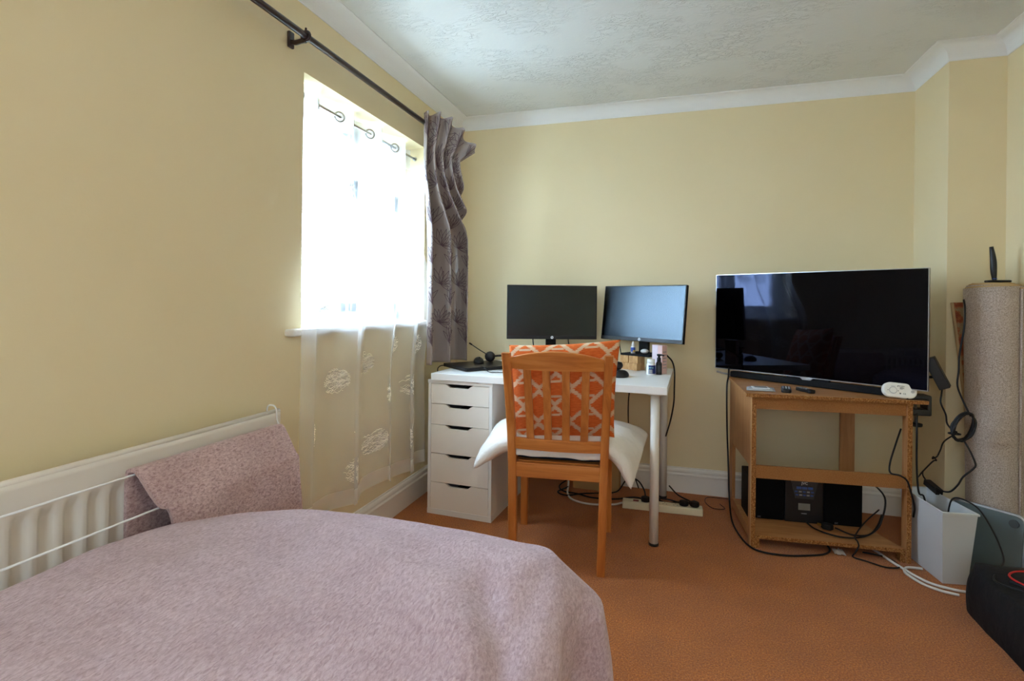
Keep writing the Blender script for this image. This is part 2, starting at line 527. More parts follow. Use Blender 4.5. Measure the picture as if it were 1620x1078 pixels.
# window wall with its opening
bm = nb()
XO = XL - 0.3
add_box(bm, (XO, YR - T, 0), (XL, WY0, ZC)); add_box(bm, (XO, WY1, 0), (XL, YB + T, ZC))
add_box(bm, (XO, WY0, 0), (XL, WY1, WZ0 - 0.028)); add_box(bm, (XO, WY0, WZ1), (XL, WY1, ZC))
struct(obj('wall_left', bm, 'wall_paint'))
struct(box('wall_back', (XL, YB, 0), (XC, YB + T, ZC), 'wall_paint'))
struct(box('wall_boxing', (XC, YC, 0), (XR + T, YB + T, ZC), 'wall_paint'))
struct(box('wall_right', (XR, YR - T, 0), (XR + T, YC, ZC), 'wall_paint'))
bm = nb()
VX0, VX1, VZ0, VZ1 = -0.85, 0.65, 0.85, 2.0
add_box(bm, (XL - T, YR - T, 0), (VX0, YR, ZC)); add_box(bm, (VX1, YR - T, 0), (XR + T, YR, ZC))
add_box(bm, (VX0, YR - T, 0), (VX1, YR, VZ0)); add_box(bm, (VX0, YR - T, VZ1), (VX1, YR, ZC))
struct(obj('wall_rear', bm, 'wall_paint'))
w2 = bpy.data.objects.new('window_2', None); COL.objects.link(w2); struct(w2); w2.location = ((VX0 + VX1) / 2, YR - 0.08, VZ0)  # rear window and blind, added unseen to fill the room with light
bm = nb(); vw, vh = (VX1 - VX0) / 2, VZ1 - VZ0
for lo, hi in (((-vw, -0.03, 0), (-vw + 0.06, 0.03, vh)), ((vw - 0.06, -0.03, 0), (vw, 0.03, vh)), ((-vw, -0.03, 0), (vw, 0.03, 0.06)), ((-vw, -0.03, vh - 0.06), (vw, 0.03, vh)), ((-0.03, -0.03, 0.06), (0.03, 0.03, vh - 0.06))): add_box(bm, lo, hi, 0.004)
obj('window_frame', bm, 'upvc', w2)
for a, b in ((-vw + 0.055, -0.025), (0.025, vw - 0.055)): box('pane', (a, -0.004, 0.055), (b, 0.004, vh - 0.055), 'window_glass', w2)
surface('roller_blind', lambda u, t: Vector((lerp(-vw + 0.01, vw - 0.01, u), 0.05 + 0.003 * math.sin(t * 9), lerp(vh - 0.01, 0.02, t))), 4, 12, 'blind_cloth', w2)

# coving: cove profile (out from the wall, down from the ceiling), mitred at the corners
def cove_prof():
    w, h = 0.078, 0.070
    p = [(0, h), (0.004, h)]
    p += [(0.005 + (w - 0.012) * (1 - math.cos(a)), h - 0.004 - (h - 0.010) * math.sin(a)) for a in [R(90 * k / 10) for k in range(11)]]
    p += [(w, 0.004), (w, 0), (0, 0)]
    return p
def skirt_prof():
    return [(0, 0), (0.016, 0), (0.016, 0.098), (0.019, 0.101), (0.019, 0.108), (0.013, 0.114), (0.013, 0.121), (0.016, 0.125), (0.014, 0.135), (0.006, 0.141), (0.006, 0.146), (0, 0.147)]
def run_profile(name, pts, prof, z0, sign, mat):
    """profile along plan polyline pts; room lies to the right of the direction of travel"""
    bm = nb(); n = len(pts); rings = []
    P = [Vector((x, y)) for x, y in pts]
    for i in range(n):
        def nrm(a, b):
            d = (b - a).normalized(); return Vector((d.y, -d.x))
        if i == 0: q = nrm(P[0], P[1]); s = 1
        elif i == n - 1: q = nrm(P[-2], P[-1]); s = 1
        else:
            n0, n1 = nrm(P[i - 1], P[i]), nrm(P[i], P[i + 1])
            q = (n0 + n1).normalized(); s = 1 / q.dot(n0)
        rings.append([bm.verts.new((P[i].x + q.x * s * o, P[i].y + q.y * s * o, z0 + sign * h)) for o, h in prof])
    k = len(prof)
    for a, b in zip(rings, rings[1:]):
        for j in range(k):
            bm.faces.new((a[j], a[(j + 1) % k], b[(j + 1) % k], b[j]))
    bm.faces.new(rings[0]); bm.faces.new(rings[-1][::-1])
    return struct(obj(name, bm, mat))
CORN = [(XL, YR), (XL, YB), (XC, YB), (XC, YC), (XR, YC), (XR, YR)]
def piece(a, b, prof, z0, sign, mat, name):
    # one straight length, mitred against its neighbours
    A, B = Vector(CORN[a]), Vector(CORN[b])
    def nrm(p, q):
        d = (q - p).normalized(); return Vector((d.y, -d.x))
    N = nrm(A, B)
    def mit(i, j, k):
        n0, n1 = nrm(Vector(CORN[i]), Vector(CORN[j])), nrm(Vector(CORN[j]), Vector(CORN[k]))
        q = (n0 + n1).normalized(); return q / q.dot(n0)
    qa = mit(a - 1, a, b) if a > 0 else N
    qb = mit(a, b, b + 1) if b < len(CORN) - 1 else N
    bm = nb()
    r = [[bm.verts.new((P.x + q.x * o, P.y + q.y * o, z0 + sign * h)) for o, h in prof] for P, q in ((A, qa), (B, qb))]
    k = len(prof)
    for j in range(k): bm.faces.new((r[0][j], r[0][(j + 1) % k], r[1][(j + 1) % k], r[1][j]))
    bm.faces.new(r[0]); bm.faces.new(r[1][::-1])
    return struct(obj(name, bm, mat))
cp = cove_prof(); sk = skirt_prof()
for i in range(5): piece(i, i + 1, cp, ZC, -1, 'coving_paint', 'trim_%d' % (i + 1))
for i, s in enumerate(('left', 'back', 'boxing', 'alcove', 'right')): piece(i, i + 1, sk, 0, 1, 'white_paint', 'baseboard_' + s)

struct(box('ground', (-60, -60, -3.0), (60, 60, -2.7), 'paving'))

# window: frame, mullion, casements, panes, sill board
w1 = bpy.data.objects.new('window_1', None); COL.objects.link(w1); struct(w1)
w1.location = (XW, (WY0 + WY1) / 2, WZ0)
hw, hh = (WY1 - WY0) / 2, WZ1 - WZ0
bm = nb()
for lo, hi in (((-0.06, -hw, 0), (0, -hw + 0.055, hh)), ((-0.06, hw - 0.055, 0), (0, hw, hh)), ((-0.06, -hw, 0), (0, hw, 0.06)), ((-0.06, -hw, hh - 0.055), (0, hw, hh)), ((-0.06, -0.03, 0.06), (0, 0.03, hh - 0.055))):
    add_box(bm, lo, hi, 0.004)
obj('window_frame', bm, 'upvc', w1)
def sash(y0, y1, z0, z1):
    bm = nb()
    for lo, hi in (((-0.045, y0, z0), (0.014, y0 + 0.05, z1)), ((-0.045, y1 - 0.05, z0), (0.014, y1, z1)), ((-0.045, y0, z0), (0.014, y1, z0 + 0.05)), ((-0.045, y0, z1 - 0.05), (0.014, y1, z1))):
        add_box(bm, lo, hi, 0.005)
    s = obj('casement', bm, 'upvc', w1)
    box('pane', (-0.02, y0 + 0.045, z0 + 0.045), (-0.015, y1 - 0.045, z1 - 0.045), 'window_glass', s)
    return s
sash(-hw + 0.045, -0.02, 0.05, hh - 0.045)
sash(0.02, hw - 0.045, 0.05, 0.66)
sash(0.02, hw - 0.045, 0.66, hh - 0.045)
bm = nb(); add_box(bm, (0.014, -0.06, 0.30), (0.03, -0.03, 0.36), 0.003); add_box(bm, (0.028, -0.055, 0.345), (0.04, -0.035, 0.46), 0.004)
obj('window_handle', bm, 'white_plastic', w1)
bm = nb(); add_box(bm, (-0.0, -hw, -0.028), (XL - XW, hw, 0), 0.0)
add_box(bm, (XL - XW - 0.001, -hw - 0.095, -0.028), (XL - XW + 0.045, hw + 0.06, 0), 0.009, None, 3)
obj('window_sill', bm, 'white_paint', w1)
# daylight portal in the opening: steers sampling of the sky, gives no light itself
pl = bpy.data.lights.new('daylight_portal', 'AREA'); pl.shape = 'RECTANGLE'; pl.size = 0.99; pl.size_y = 1.04
pl.cycles.is_portal = True
po = bpy.data.objects.new('daylight_portal', pl); COL.objects.link(po)
po.location = (XW - 0.08, (WY0 + WY1) / 2, (WZ0 + WZ1) / 2); po.rotation_euler = (0, R(-90), 0)

pl2 = bpy.data.lights.new('daylight_portal', 'AREA'); pl2.shape = 'RECTANGLE'; pl2.size = 1.5; pl2.size_y = 1.15
pl2.cycles.is_portal = True
po2 = bpy.data.objects.new('daylight_portal', pl2); COL.objects.link(po2)
po2.location = ((VX0 + VX1) / 2, YR - 0.13, (VZ0 + VZ1) / 2); po2.rotation_euler = (R(90), 0, 0)

# unseen fill light added on the ceiling to brighten the room
cl = thing('ceiling_light', 'round white flush ceiling light overhead near the camera', 'lamp', (0.05, 0.05, ZC))
lathe('rim', [(0, 0), (0.17, 0), (0.17, -0.03), (0.16, -0.032), (0.155, -0.02), (0, -0.02)], 'white_plastic', cl)
lathe('dome', [(0.154, -0.022), (0.15, -0.04), (0.13, -0.062), (0.09, -0.078), (0.04, -0.085), (0, -0.086)], 'lamp_glow', cl)

# ================================================================== CURTAINS
# dark pole over the window
cpz, cpx = 2.078, -1.300
cpole = thing('curtain_pole', 'dark brown wooden curtain pole above the window', 'curtain pole', (cpx, 1.4, cpz))
cyl('pole', (0, -1.25, 0), (0, 1.32, 0), 0.0125, 'dark_wood_pole', cpole, n=24)
def bracket(y):
    bm = nb()
    add_box(bm, (XL - cpx + 0.001, y - 0.014, -0.035), (XL - cpx + 0.013, y + 0.014, 0.025), 0.004)
    add_tube(bm, [(XL - cpx + 0.01, y, -0.012), (-0.045, y, -0.018), (-0.02, y, -0.016), (0.0, y, -0.016)], 0.009, 10)
    br = obj('bracket', bm, 'dark_wood_pole', cpole)
    bm = nb()
    add_tube(bm, [(0.016 * math.cos(a), y, 0.016 * math.sin(a)) for a in [R(30 * k) for k in range(12)]], 0.0065, 8, 3, True)
    add_cyl(bm, (0, y, 0.018), (0, y, 0.03), 0.004)
    obj('bracket_ring', bm, 'dark_wood_pole', br)
bracket(0.232); bracket(-1.0)
lathe('finial', [(0.0, 0.055), (0.012, 0.052), (0.022, 0.038), (0.024, 0.025), (0.016, 0.01), (0.0125, 0)], 'dark_wood_pole', cpole, M=Matrix.Translation((0, 1.32, 0)) @ Matrix.Rotation(R(-90), 4, 'X'))

# patterned satin curtain bunched at the end of the pole
def pc_fn(u, t):
    if t < 0.10:
        k = t / 0.10
        A = Vector((lerp(-1.318, -1.322, k), lerp(2.595, 2.625, k), lerp(2.118, 1.93, k)))
        B = Vector((lerp(-1.10, -1.18, k), lerp(2.85, 2.80, k), lerp(2.045, 1.90, k)))
        amp, fr = lerp(0.026, 0.014, k), 6.5
    else:
        k = (t - 0.10) / 0.90
        kk = smooth01(k * 2.2)
        A = Vector((lerp(-1.322, -1.318, kk), lerp(2.625, 2.625, kk), lerp(1.93, 0.762, k)))
        B = Vector((lerp(-1.17, -1.185, kk), lerp(2.80, 2.90, kk), lerp(1.90, 0.768, k)))
        amp, fr = lerp(0.014, 0.048, smooth01(k * 2.5)), 6.5
    p = A.lerp(B, u)
    d = (B - A); d.z = 0; d.normalize()
    nrm = Vector((d.y, -d.x, 0))
    kf = smooth01((t - 0.1) / 0.35)
    ph = lerp(2 * math.pi * 4.6 * u, 2 * math.pi * 2.4 * u, kf)
    w = math.sin(ph + 0.6 * math.sin(3 * u + t * 2))
    p += nrm * amp * w + nrm * 0.012
    p += d * amp * 0.5 * math.cos(ph * 1.0) * (0.4 + 0.6 * u)
    # header fans up in points
    if t < 0.10:
        k = 1 - t / 0.10
        p.z += 0.007 * k * math.sin(ph + 0.5) + 0.05 * k * math.sin(math.pi * min(1, u * 1.1)) - 0.075 * k * u * u
        p += nrm * 0.02 * k
    p.x = max(p.x, XL + 0.012)
    p.y += 0.006 * noise.noise(Vector((u * 5, t * 9, 1)))
    return p
pcur = thing('patterned_curtain', 'lilac grey satin curtain with dark leaf pattern bunched beside the window', 'curtain', (0, 0, 0))
surface('curtain_cloth', pc_fn, 120, 110, 'satin_curtain', pcur, thick=0.0025)
def on_surface(fn, u, t, off):
    e = 1e-3
    p = fn(u, t); du = fn(min(1, u + e), t) - fn(max(0, u - e), t); dt = fn(u, min(1, t + e)) - fn(u, max(0, t - e))
    n = du.cross(dt)
    n = n.normalized() if n.length > 0 else Vector((1, 0, 0))
    return p + n * off, n
# leaf sprays woven in dark thread (u runs across about 0.75 m of gathered cloth, t down 1.35 m)
def leaf_spray(cu, ct, scale, rot, seed):
    rnd = random.Random(seed)
    bm = nb()
    for k in range(9):
        a = rot + R(-75 + 150 * k / 8) + rnd.uniform(-0.1, 0.1)
        L = scale * rnd.uniform(0.75, 1.1)
        for side in (-1, 1):
            pts, ns = [], []
            for i in range(8):
                s = i / 7
                wv = side * 0.13 * L * math.sin(math.pi * s) * (1 - 0.3 * s)
                x = L * s * math.cos(a) - wv * math.sin(a); y = L * s * math.sin(a) + wv * math.cos(a)
                u = cu + x / 0.75; t = ct - y / 1.35
                if not (0.005 < u < 0.995 and 0.005 < t < 0.995): break
                p, n = on_surface(pc_fn, u, t, -0.0038)
                pts.append(p); ns.append(n)
            if len(pts) > 2: add_ribbon(bm, pts, ns, 0.0014)
    obj('leaf_pattern', bm, 'leaf_weave', pcur)
k = 0
for ti in range(12):
    for ui in range(5):
        leaf_spray(0.05 + ui * 0.22 + (0.11 if ti % 2 else 0), 0.06 + ti * 0.085, 0.105, R(90 + (35 if (ti + ui) % 2 else -35)), 11 * k + 3); k += 1

# sheer voile on its own thin rod inside the reveal
srx, srz = -1.437, 1.930
srod = thing('sheer_rod', 'thin chrome curtain rod inside the window recess', 'curtain rod', (srx, 2.2, srz))
cyl('rod', (0, WY0 - 2.2 + 0.002, 0), (0, WY1 - 2.2 - 0.002, 0), 0.006, 'chrome', srod, n=14)
for y, s in ((WY0 - 2.2 + 0.0005, 1), (WY1 - 2.2 - 0.0005, -1)):
    cyl('socket', (0, y, 0), (0, y + s * 0.008, 0), 0.012, 'chrome', srod)
NP = 4.0
def sh_fn(u, t):
    # t: 0 top .. 1 hem
    z = lerp(srz + 0.045, 0.235, t)
    yl = lerp(1.735, 1.735, 0) if z > 1.35 else lerp(1.735, 1.615, smooth01((1.35 - z) / 0.40))
    if z < 0.9: yl = lerp(1.615, 1.585, (0.9 - z) / 0.65)
    yr = 2.735 if z > 1.3 else lerp(2.735, 2.60, smooth01((1.3 - z) / 0.6))
    y = lerp(yl, yr, u)
    if z > 1.02: xc = lerp(-1.302, srx, smooth01((z - 1.02) / 0.75))
    else: xc = -1.298 + 0.02 * (1.02 - z)
    k = smooth01(t / 0.5)
    amp = lerp(0.036, 0.022, k)
    ph = 2 * math.pi * NP * (u ** 1.05) - 0.5
    irr = 0.8 * math.sin(2.1 * u * math.pi + 0.7) * k
    w = math.sin(ph + irr)
    sk = lerp(0.0, 0.6, k)
    x = xc + amp * (w + sk * 0.35 * math.sin(2 * ph + 1.3 + irr))
    x = max(x, (XL - 0.10) if z > 1.06 else XL + 0.03)
    if z < 1.06: x = max(x, -1.322 + 0.006 * (1 + w))
    y += lerp(0.010, 0.052, k) * (math.cos(ph + irr) + 0.25 * math.sin(2 * ph + 0.6)) * min(1, 6 * u, 6 * (1 - u))
    # hem sways a little
    z += 0.010 * k * math.sin(ph * 0.5 + 1) * smooth01((t - 0.6) / 0.4) + 0.04 * (1 - u) * smooth01((t - 0.6) / 0.4)
    if z > 1.06 and z < WZ1: y = min(max(y, WY0 + 0.006 if x < XL + 0.004 else 1.55), WY1 - 0.006 if x < XL + 0.004 else 2.9)
    return Vector((x, y, z))
shc = thing('sheer_curtain', 'white sheer voile curtain embroidered with round flowers hanging over the window', 'curtain', (0, 0, 0))
TOPB, HEM = 0.065, 0.962
surface('voile', lambda u, t: sh_fn(u, lerp(TOPB, HEM, t)), 170, 90, 'sheer_voile', shc)
surface('hem', lambda u, t: sh_fn(u, lerp(HEM, 1, t)), 170, 4, 'sheer_hem', shc)
surface('header_band', lambda u, t: sh_fn(u, lerp(0, TOPB, t)), 170, 8, 'sheer_header', shc)
for i in range(int(NP * 2) + 1):
    # where the cloth crosses the rod
    u = ((i * math.pi + 0.5) / (2 * math.pi * NP)) ** (1 / 1.05)
    if not 0 < u < 1: continue
    p, n = on_surface(sh_fn, u, 0.026, 0.0)
    n = Vector((n.x, n.y, 0)).normalized()
    a = Vector((0, 0, 1)); b = n.cross(a)
    tube('eyelet', [p + (a * math.cos(R(30 * q)) + b * math.sin(R(30 * q))) * 0.0215 for q in range(12)], 0.0042, 'chrome', shc, 8, 3, True)
def flower(u0, t0, rad, seed):
    rnd = random.Random(seed); bm = nb()
    for k in range(120):
        # short wavy stitches, all lying about one way
        x0, y0 = rnd.uniform(-1, 1) * rad, rnd.uniform(-1, 1) * rad
        ln = rnd.uniform(0.25, 0.7) * rad; sl = rnd.uniform(-0.1, 0.5); f_ = rnd.uniform(0, 6)
        pts, ns = [], []
        for i in range(6):
            x = x0 + ln * i / 5; y = y0 + sl * (x - x0) + 0.07 * rad * math.sin(f_ + i * 1.7)
            if math.hypot(x, y) > rad: continue
            u, t = u0 + x / 1.15, t0 - y / 1.74
            if not (0.002 < u < 0.998 and TOPB < t < 0.998): continue
            p, n = on_surface(sh_fn, u, t, 0.0012)
            if n.x < 0: p, n = on_surface(sh_fn, u, t, -0.0012)
            pts.append(p); ns.append(n)
        if len(pts) > 2: add_ribbon(bm, pts, ns, 0.0007)
    # stem
    pts, ns = [], []
    sway = rnd.choice((-1, 1)) * rnd.uniform(0.1, 0.25)
    for i in range(14):
        s = i / 13
        u, t = u0 + sway * s * s * 0.5, t0 + rad / 1.74 + s * 0.13
        if not (0.002 < u < 0.998 and TOPB < t < HEM): break
        p, n = on_surface(sh_fn, u, t, 0.0012); pts.append(p); ns.append(n)
    if len(pts) > 2: add_ribbon(bm, pts, ns, 0.0009)
    obj('embroidered_flower', bm, 'embroidery_thread', shc)
fl = [(0.10, 0.80), (0.22, 0.69), (0.30, 0.92), (0.47, 0.66), (0.52, 0.88), (0.60, 0.755), (0.80, 0.745), (0.70, 0.62), (0.87, 0.90), (0.93, 0.63),
      (0.13, 0.51), (0.88, 0.50), (0.12, 0.16), (0.35, 0.21), (0.58, 0.15), (0.72, 0.24), (0.45, 0.36), (0.90, 0.33), (0.25, 0.36)]
for i, (u, t) in enumerate(fl): flower(u, t, 0.056, 5 + i)

# ================================================================== RADIATOR, AIRER, TOWEL
rad = thing('radiator', 'cream white panel radiator on the wall beside the bed', 'radiator', (XL, 0.75, 0.15))
RX0, RX1, RY0, RY1, RZ = 0.035, 0.088, -0.65, 0.755, 0.587    # local: out of the wall, along, height
def rad_fn(u, t):
    y = lerp(RY0, RY1, u); z = lerp(0.0, RZ - 0.012, t)
    # flutes: vertical channels between a flat band above and below
    edge = min(t, 1 - t)
    f = smooth01((edge - 0.125) / 0.025)
    s = 0.5 + 0.5 * math.cos(2 * math.pi * (y / 0.05))
    d = 0.015 * smooth01(s * 1.6 - 0.15) * f
    ends = min(1, (y - RY0) / 0.02, (RY1 - y) / 0.02)
    return Vector((RX1 - d * max(0, ends), y, z))
surface('panel', rad_fn, 340, 44, 'radiator_enamel', rad, thick=0.004)
bm = nb()
add_tube(bm, [(RX1 - 0.0085, RY0, RZ - 0.010), (RX1 - 0.0085, RY1, RZ - 0.010)], 0.0085, 16, 0)
obj('top_roll', bm, 'radiator_enamel', rad)
box('back_shell', (RX0, RY0 + 0.02, 0.02), (RX0 + 0.018, RY1 - 0.012, RZ - 0.05), 'radiator_enamel', rad, 0.004)
box('side_plate', (RX0 + 0.004, RY1 - 0.006, 0.015), (RX1 - 0.004, RY1 - 0.002, RZ - 0.03), 'radiator_enamel', rad, 0.001)
for y in (-0.4, 0.45): box('wall_bracket', (0.0005, y - 0.02, 0.06), (RX0, y + 0.02, 0.5), 'radiator_enamel', rad, 0.002)
bm = nb(); add_cyl(bm, (0.055, RY1 - 0.01, 0.04), (0.055, RY1 + 0.03, 0.04), 0.008); add_cyl(bm, (0.055, RY1 + 0.03, 0.04), (0.055, RY1 + 0.03, -0.14), 0.0075); add_lathe(bm, [(0, 0.03), (0.014, 0.028), (0.016, 0.0), (0.012, -0.03), (0, -0.03)], (0.055, RY1 + 0.03, 0.05), 16)
obj('valve', bm, 'brass', rad)

# white wire airer hooked over the radiator
air = thing('radiator_airer', 'white wire drying rack hooked over the radiator', 'drying rack', (XL, 0.75, 0.15))
AY0, AY1 = -0.16, 0.722
LX = 0.0
def L(x, y, z): return (x - XL, y - 0.75, z - 0.15)
for y in (AY0 + 0.75, AY1 + 0.75):
    tube('hook_arm', [L(-1.312, y, 0.70), L(-1.310, y, 0.744), L(-1.292, y, 0.752), L(-1.275, y, 0.742), L(-1.268, y, 0.70), L(-1.245, y, 0.665), L(-1.20, y, 0.595)], 0.0026, 'white_wire', air, 8, 5)
    tube('foot_wire', [L(-1.20, y, 0.595), L(-1.24, y, 0.575), L(-1.279, y, 0.57)], 0.0026, 'white_wire', air, 8, 4)
for x, z in ((-1.252, 0.678), (-1.20, 0.595), (-1.228, 0.635)):
    if x == -1.228: continue
    cyl('rail', L(x, AY0 + 0.75, z), L(x, AY1 + 0.75, z), 0.0026, 'white_wire', air, n=8)
# towel folded over both rails
tow = thing('towel', 'dusty pink terry towel hung over the radiator airer', 'towel', (XL, 0.75, 0.15))
prof = [L(-1.262, 0, 0.38), L(-1.2625, 0, 0.60), L(-1.2605, 0, 0.674), L(-1.252, 0, 0.686), L(-1.240, 0, 0.676), L(-1.196, 0, 0.606), L(-1.186, 0, 0.585), L(-1.181, 0, 0.50), L(-1.180, 0, 0.42), L(-1.180, 0, 0.36)]
pr = catmull([(p[0], 0, p[2]) for p in prof], 8)
def towel_fn(u, t):
    i = t * (len(pr) - 1); k = min(int(i), len(pr) - 2); p = pr[k].lerp(pr[k + 1], i - k)
    y = lerp(0.955, 1.455, u) - 0.75
    q = Vector((p.x, y, p.z))
    if t > 0.35:
        q.x += 0.007 * noise.noise(Vector((u * 6, t * 6, 2))) + 0.010 * smooth01((t - 0.55) / 0.4) * math.sin(u * 7 + 1) + 0.01
        q.y -= 0.05 * (1 - u) * smooth01((t - 0.4) / 0.4) * -1
        q.z += 0.004 * noise.noise(Vector((u * 9, t * 4, 5)))
    return q
surface('towel_cloth', towel_fn, 60, 70, 'pink_towel', tow, thick=0.009)
surface('hem_band', lambda u, t: towel_fn(lerp(0.0, 0.045, u), lerp(0.36, 1, t)) + Vector((0.0035, 0, 0.001)), 4, 40, 'towel_hem', tow, thick=0.003)

# ================================================================== BED AND BLANKET
bx0, bx1, by0, by1 = -1.20, -0.238, -0.72, 1.18
bed = thing('bed', 'bed beside the radiator hidden under a pink blanket', 'bed', ((bx0 + bx1) / 2, (by0 + by1) / 2, 0))
hwx, hly = (bx1 - bx0) / 2, (by1 - by0) / 2
soft_prism('mattress', rrect(2 * hwx - 0.06, 2 * hly - 0.06, 0.10), 0.26, 0.525, 'z', 0.03, 'pillow_cotton', bed)
soft_prism('base', rrect(2 * hwx - 0.08, 2 * hly - 0.08, 0.05), 0.05, 0.255, 'z', 0.006, 'cardboard', bed)
for sx in (-1, 1):
    for sy in (-1, 1): cyl('leg', (sx * 0.4, sy * 0.8, 0), (sx * 0.4, sy * 0.8, 0.05), 0.025, 'black_plastic', bed)
# blanket: contour of the bed, filled inward, let down over the edge
def contour(n):
    pts = []
    rad_ = {(1, 1): 0.06, (-1, 1): 0.36, (-1, -1): 0.15, (1, -1): 0.13}
    segs = []
    for sx, sy, a0 in ((1, 1, 0), (-1, 1, 90), (-1, -1, 180), (1, -1, 270)):
        r_ = rad_[(sx, sy)]
        c = Vector((sx * (hwx - r_), sy * (hly - r_)))
        for k in range(17):
            a = R(a0 + 90 * k / 16)
            segs.append((c + Vector((math.cos(a), math.sin(a))) * r_, Vector((math.cos(a), math.sin(a)))))
    # resample by length
    tot = [0]
    for i in range(len(segs)):
        tot.append(tot[-1] + (segs[(i + 1) % len(segs)][0] - segs[i][0]).length)
    out = []
    j = 0
    for i in range(n):
        s = tot[-1] * i / n
        while tot[j + 1] < s: j += 1
        f = (s - tot[j]) / max(1e-9, tot[j + 1] - tot[j])
        a, b = segs[j], segs[(j + 1) % len(segs)]
        out.append((a[0].lerp(b[0], f), (a[1].lerp(b[1], f)).normalized(), s))
    return out
NC = 560
CT = contour(NC)
CTOT = CT[-1][2] * NC / (NC - 1)
TOPZ = 0.572
def blanket_fn(u, t):
    i = int(round(u * NC)) % NC
    p, nr, s = CT[i]
    wx, wy = (bx0 + bx1) / 2, (by0 + by1) / 2
    if t <= 0.5:
        k = t / 0.5
        q = p * (0.02 + 0.98 * k)
        z = TOPZ + 0.012 * (1 - k ** 3)
        z -= 0.018 * smooth01((k - 0.86) / 0.14) ** 2
        d_out = 0
    else:
        k = (t - 0.5) / 0.5
        drop = 0.50 * k
        cornr = math.exp(-((p.x - hwx) ** 2 + (p.y - hly) ** 2) / 0.012)
        r_ = 0.060
        if drop < r_ * 1.57:
            a = drop / r_; ox, dz = r_ * math.sin(a), r_ * (1 - math.cos(a))
        else:
            ox, dz = r_ + 0.02 * (drop - r_ * 1.57), r_ + (drop - r_ * 1.57)
        # the far corner hangs out in a dog-ear before it falls straight
        if drop * 0.62 < 0.095: oc, dc = drop * 0.62, drop * 0.72
        else: oc, dc = 0.095, 0.095 / 0.62 * 0.72 + (drop - 0.095 / 0.62) * 0.99
        ox, dz = lerp(ox, oc, cornr), lerp(dz, dc, cornr)
        # folds grow towards the hem; the far corner hangs out in a wide flare
        wallside = smooth01((-p.x - hwx + 0.25) / 0.2)
        fold = math.sin(s * 2 * math.pi / 0.34 + 1.2) + 0.5 * math.sin(s * 2 * math.pi / 0.19 + 0.4)
        ox += (0.030 * fold * smooth01(k * 1.4)) * (1 - 0.9 * wallside)
        sr = s if s < 3 else s - CTOT
        ox -= smooth01((k - 0.12) * 1.8) * (0.045 * math.exp(-((sr + 0.055) / 0.035) ** 2) + 0.030 * math.exp(-((sr + 0.26) / 0.05) ** 2) - 0.02 * math.exp(-((sr + 0.15) / 0.04) ** 2))
        ox = ox * (1 - 0.80 * wallside)
        q = p + nr * ox
        z = TOPZ - 0.018 - dz
    P = Vector((q.x, q.y, 0)) + Vector((wx, wy, 0))
    nz = noise.noise(Vector((P.x * 3.1, P.y * 3.1, 0.3))) * 0.016 + noise.noise(Vector((P.x * 8, P.y * 8, 1.3))) * 0.005
    # a soft ridge near the foot corner
    rd = (P.x - (-0.42)) * 0.55 + (P.y - 0.86) * 0.83
    ridge = 0.016 * math.exp(-(rd / 0.05) ** 2) * math.exp(-((P.x + 0.45) ** 2) / 0.12)
    ex, ey = P.x + 0.36, P.y - 1.0
    al_ = (ex * 0.447 - ey * 0.894); dd = ex * 0.894 + ey * 0.447
    ridge += (-0.020 * math.exp(-(dd / 0.028) ** 2) + 0.012 * math.exp(-((dd + 0.07) / 0.05) ** 2)) * smooth01((al_ + 0.05) / 0.15)
    if t > 0.5: nz *= max(0, 1 - 2 * (t - 0.5)); ridge *= max(0, 1 - 4 * (t - 0.5))
    z += nz + ridge
    P.z = max(0.012, z)
    return P
bl = surface('blanket', blanket_fn, NC, 130, 'pink_fleece', None, closed_u=True)
tag(bl, 'dusty pink fleece blanket spread over the bed in the foreground', 'blanket')

# ================================================================== DRAWER UNIT AND DESK
DR = R(-2.2)
du = thing('drawer_unit', 'tall white drawer unit with five drawers under the left end of the desk', 'drawer unit', (-1.04, 2.512, 0), R(-3))
wd, dp, ht = 0.36, 0.58, 0.70
bm = nb()
add_box(bm, (-wd / 2, 0.0, 0.03), (-wd / 2 + 0.016, dp, ht - 0.018), 0.001)
add_box(bm, (wd / 2 - 0.016, 0.0, 0.03), (wd / 2, dp, ht - 0.018), 0.001)
obj('side_panel', bm, 'white_laminate', du)
box('back_panel', (-wd / 2 + 0.016, dp - 0.012, 0.03), (wd / 2 - 0.016, dp, ht - 0.018), 'white_laminate', du)
box('top_panel', (-wd / 2 - 0.002, -0.002, ht - 0.018), (wd / 2 + 0.002, dp, ht), 'white_laminate', du, 0.001)
box('plinth', (-wd / 2 - 0.001, -0.001, 0.001), (wd / 2 + 0.001, dp, 0.03), 'white_laminate', du, 0.001)
zt = ht - 0.019
fw_ = wd / 2 - 0.0175
for hd in (0.105, 0.108, 0.150, 0.150, 0.150):
    z1, z0 = zt - 0.0015, zt - hd + 0.0015
    a, b = -0.082, 0.072
    poly = [(-fw_, z0), (fw_, z0), (fw_, z1), (b, z1), (b - 0.012, z1 - 0.006), (b - 0.026, z1 - 0.017), (a + 0.026, z1 - 0.017), (a + 0.012, z1 - 0.006), (a, z1), (-fw_, z1)]
    d = prism('drawer', poly, 0.001, 0.017, 'y', 'drawer_laminate', du)
    bm = nb(); add_box(bm, (-fw_ + 0.01, 0.018, z0 + 0.012), (fw_ - 0.01, 0.03, z1 - 0.03)); add_box(bm, (-fw_ + 0.01, 0.03, z0 + 0.012), (fw_ - 0.01, dp - 0.03, z0 + 0.02))
    obj('drawer_box', bm, 'black_matte', d)
    zt -= hd
desk = thing('desk', 'white desk with round metal legs holding two monitors', 'desk', (-0.6095, 2.4825, 0), DR)
DL = 1.18
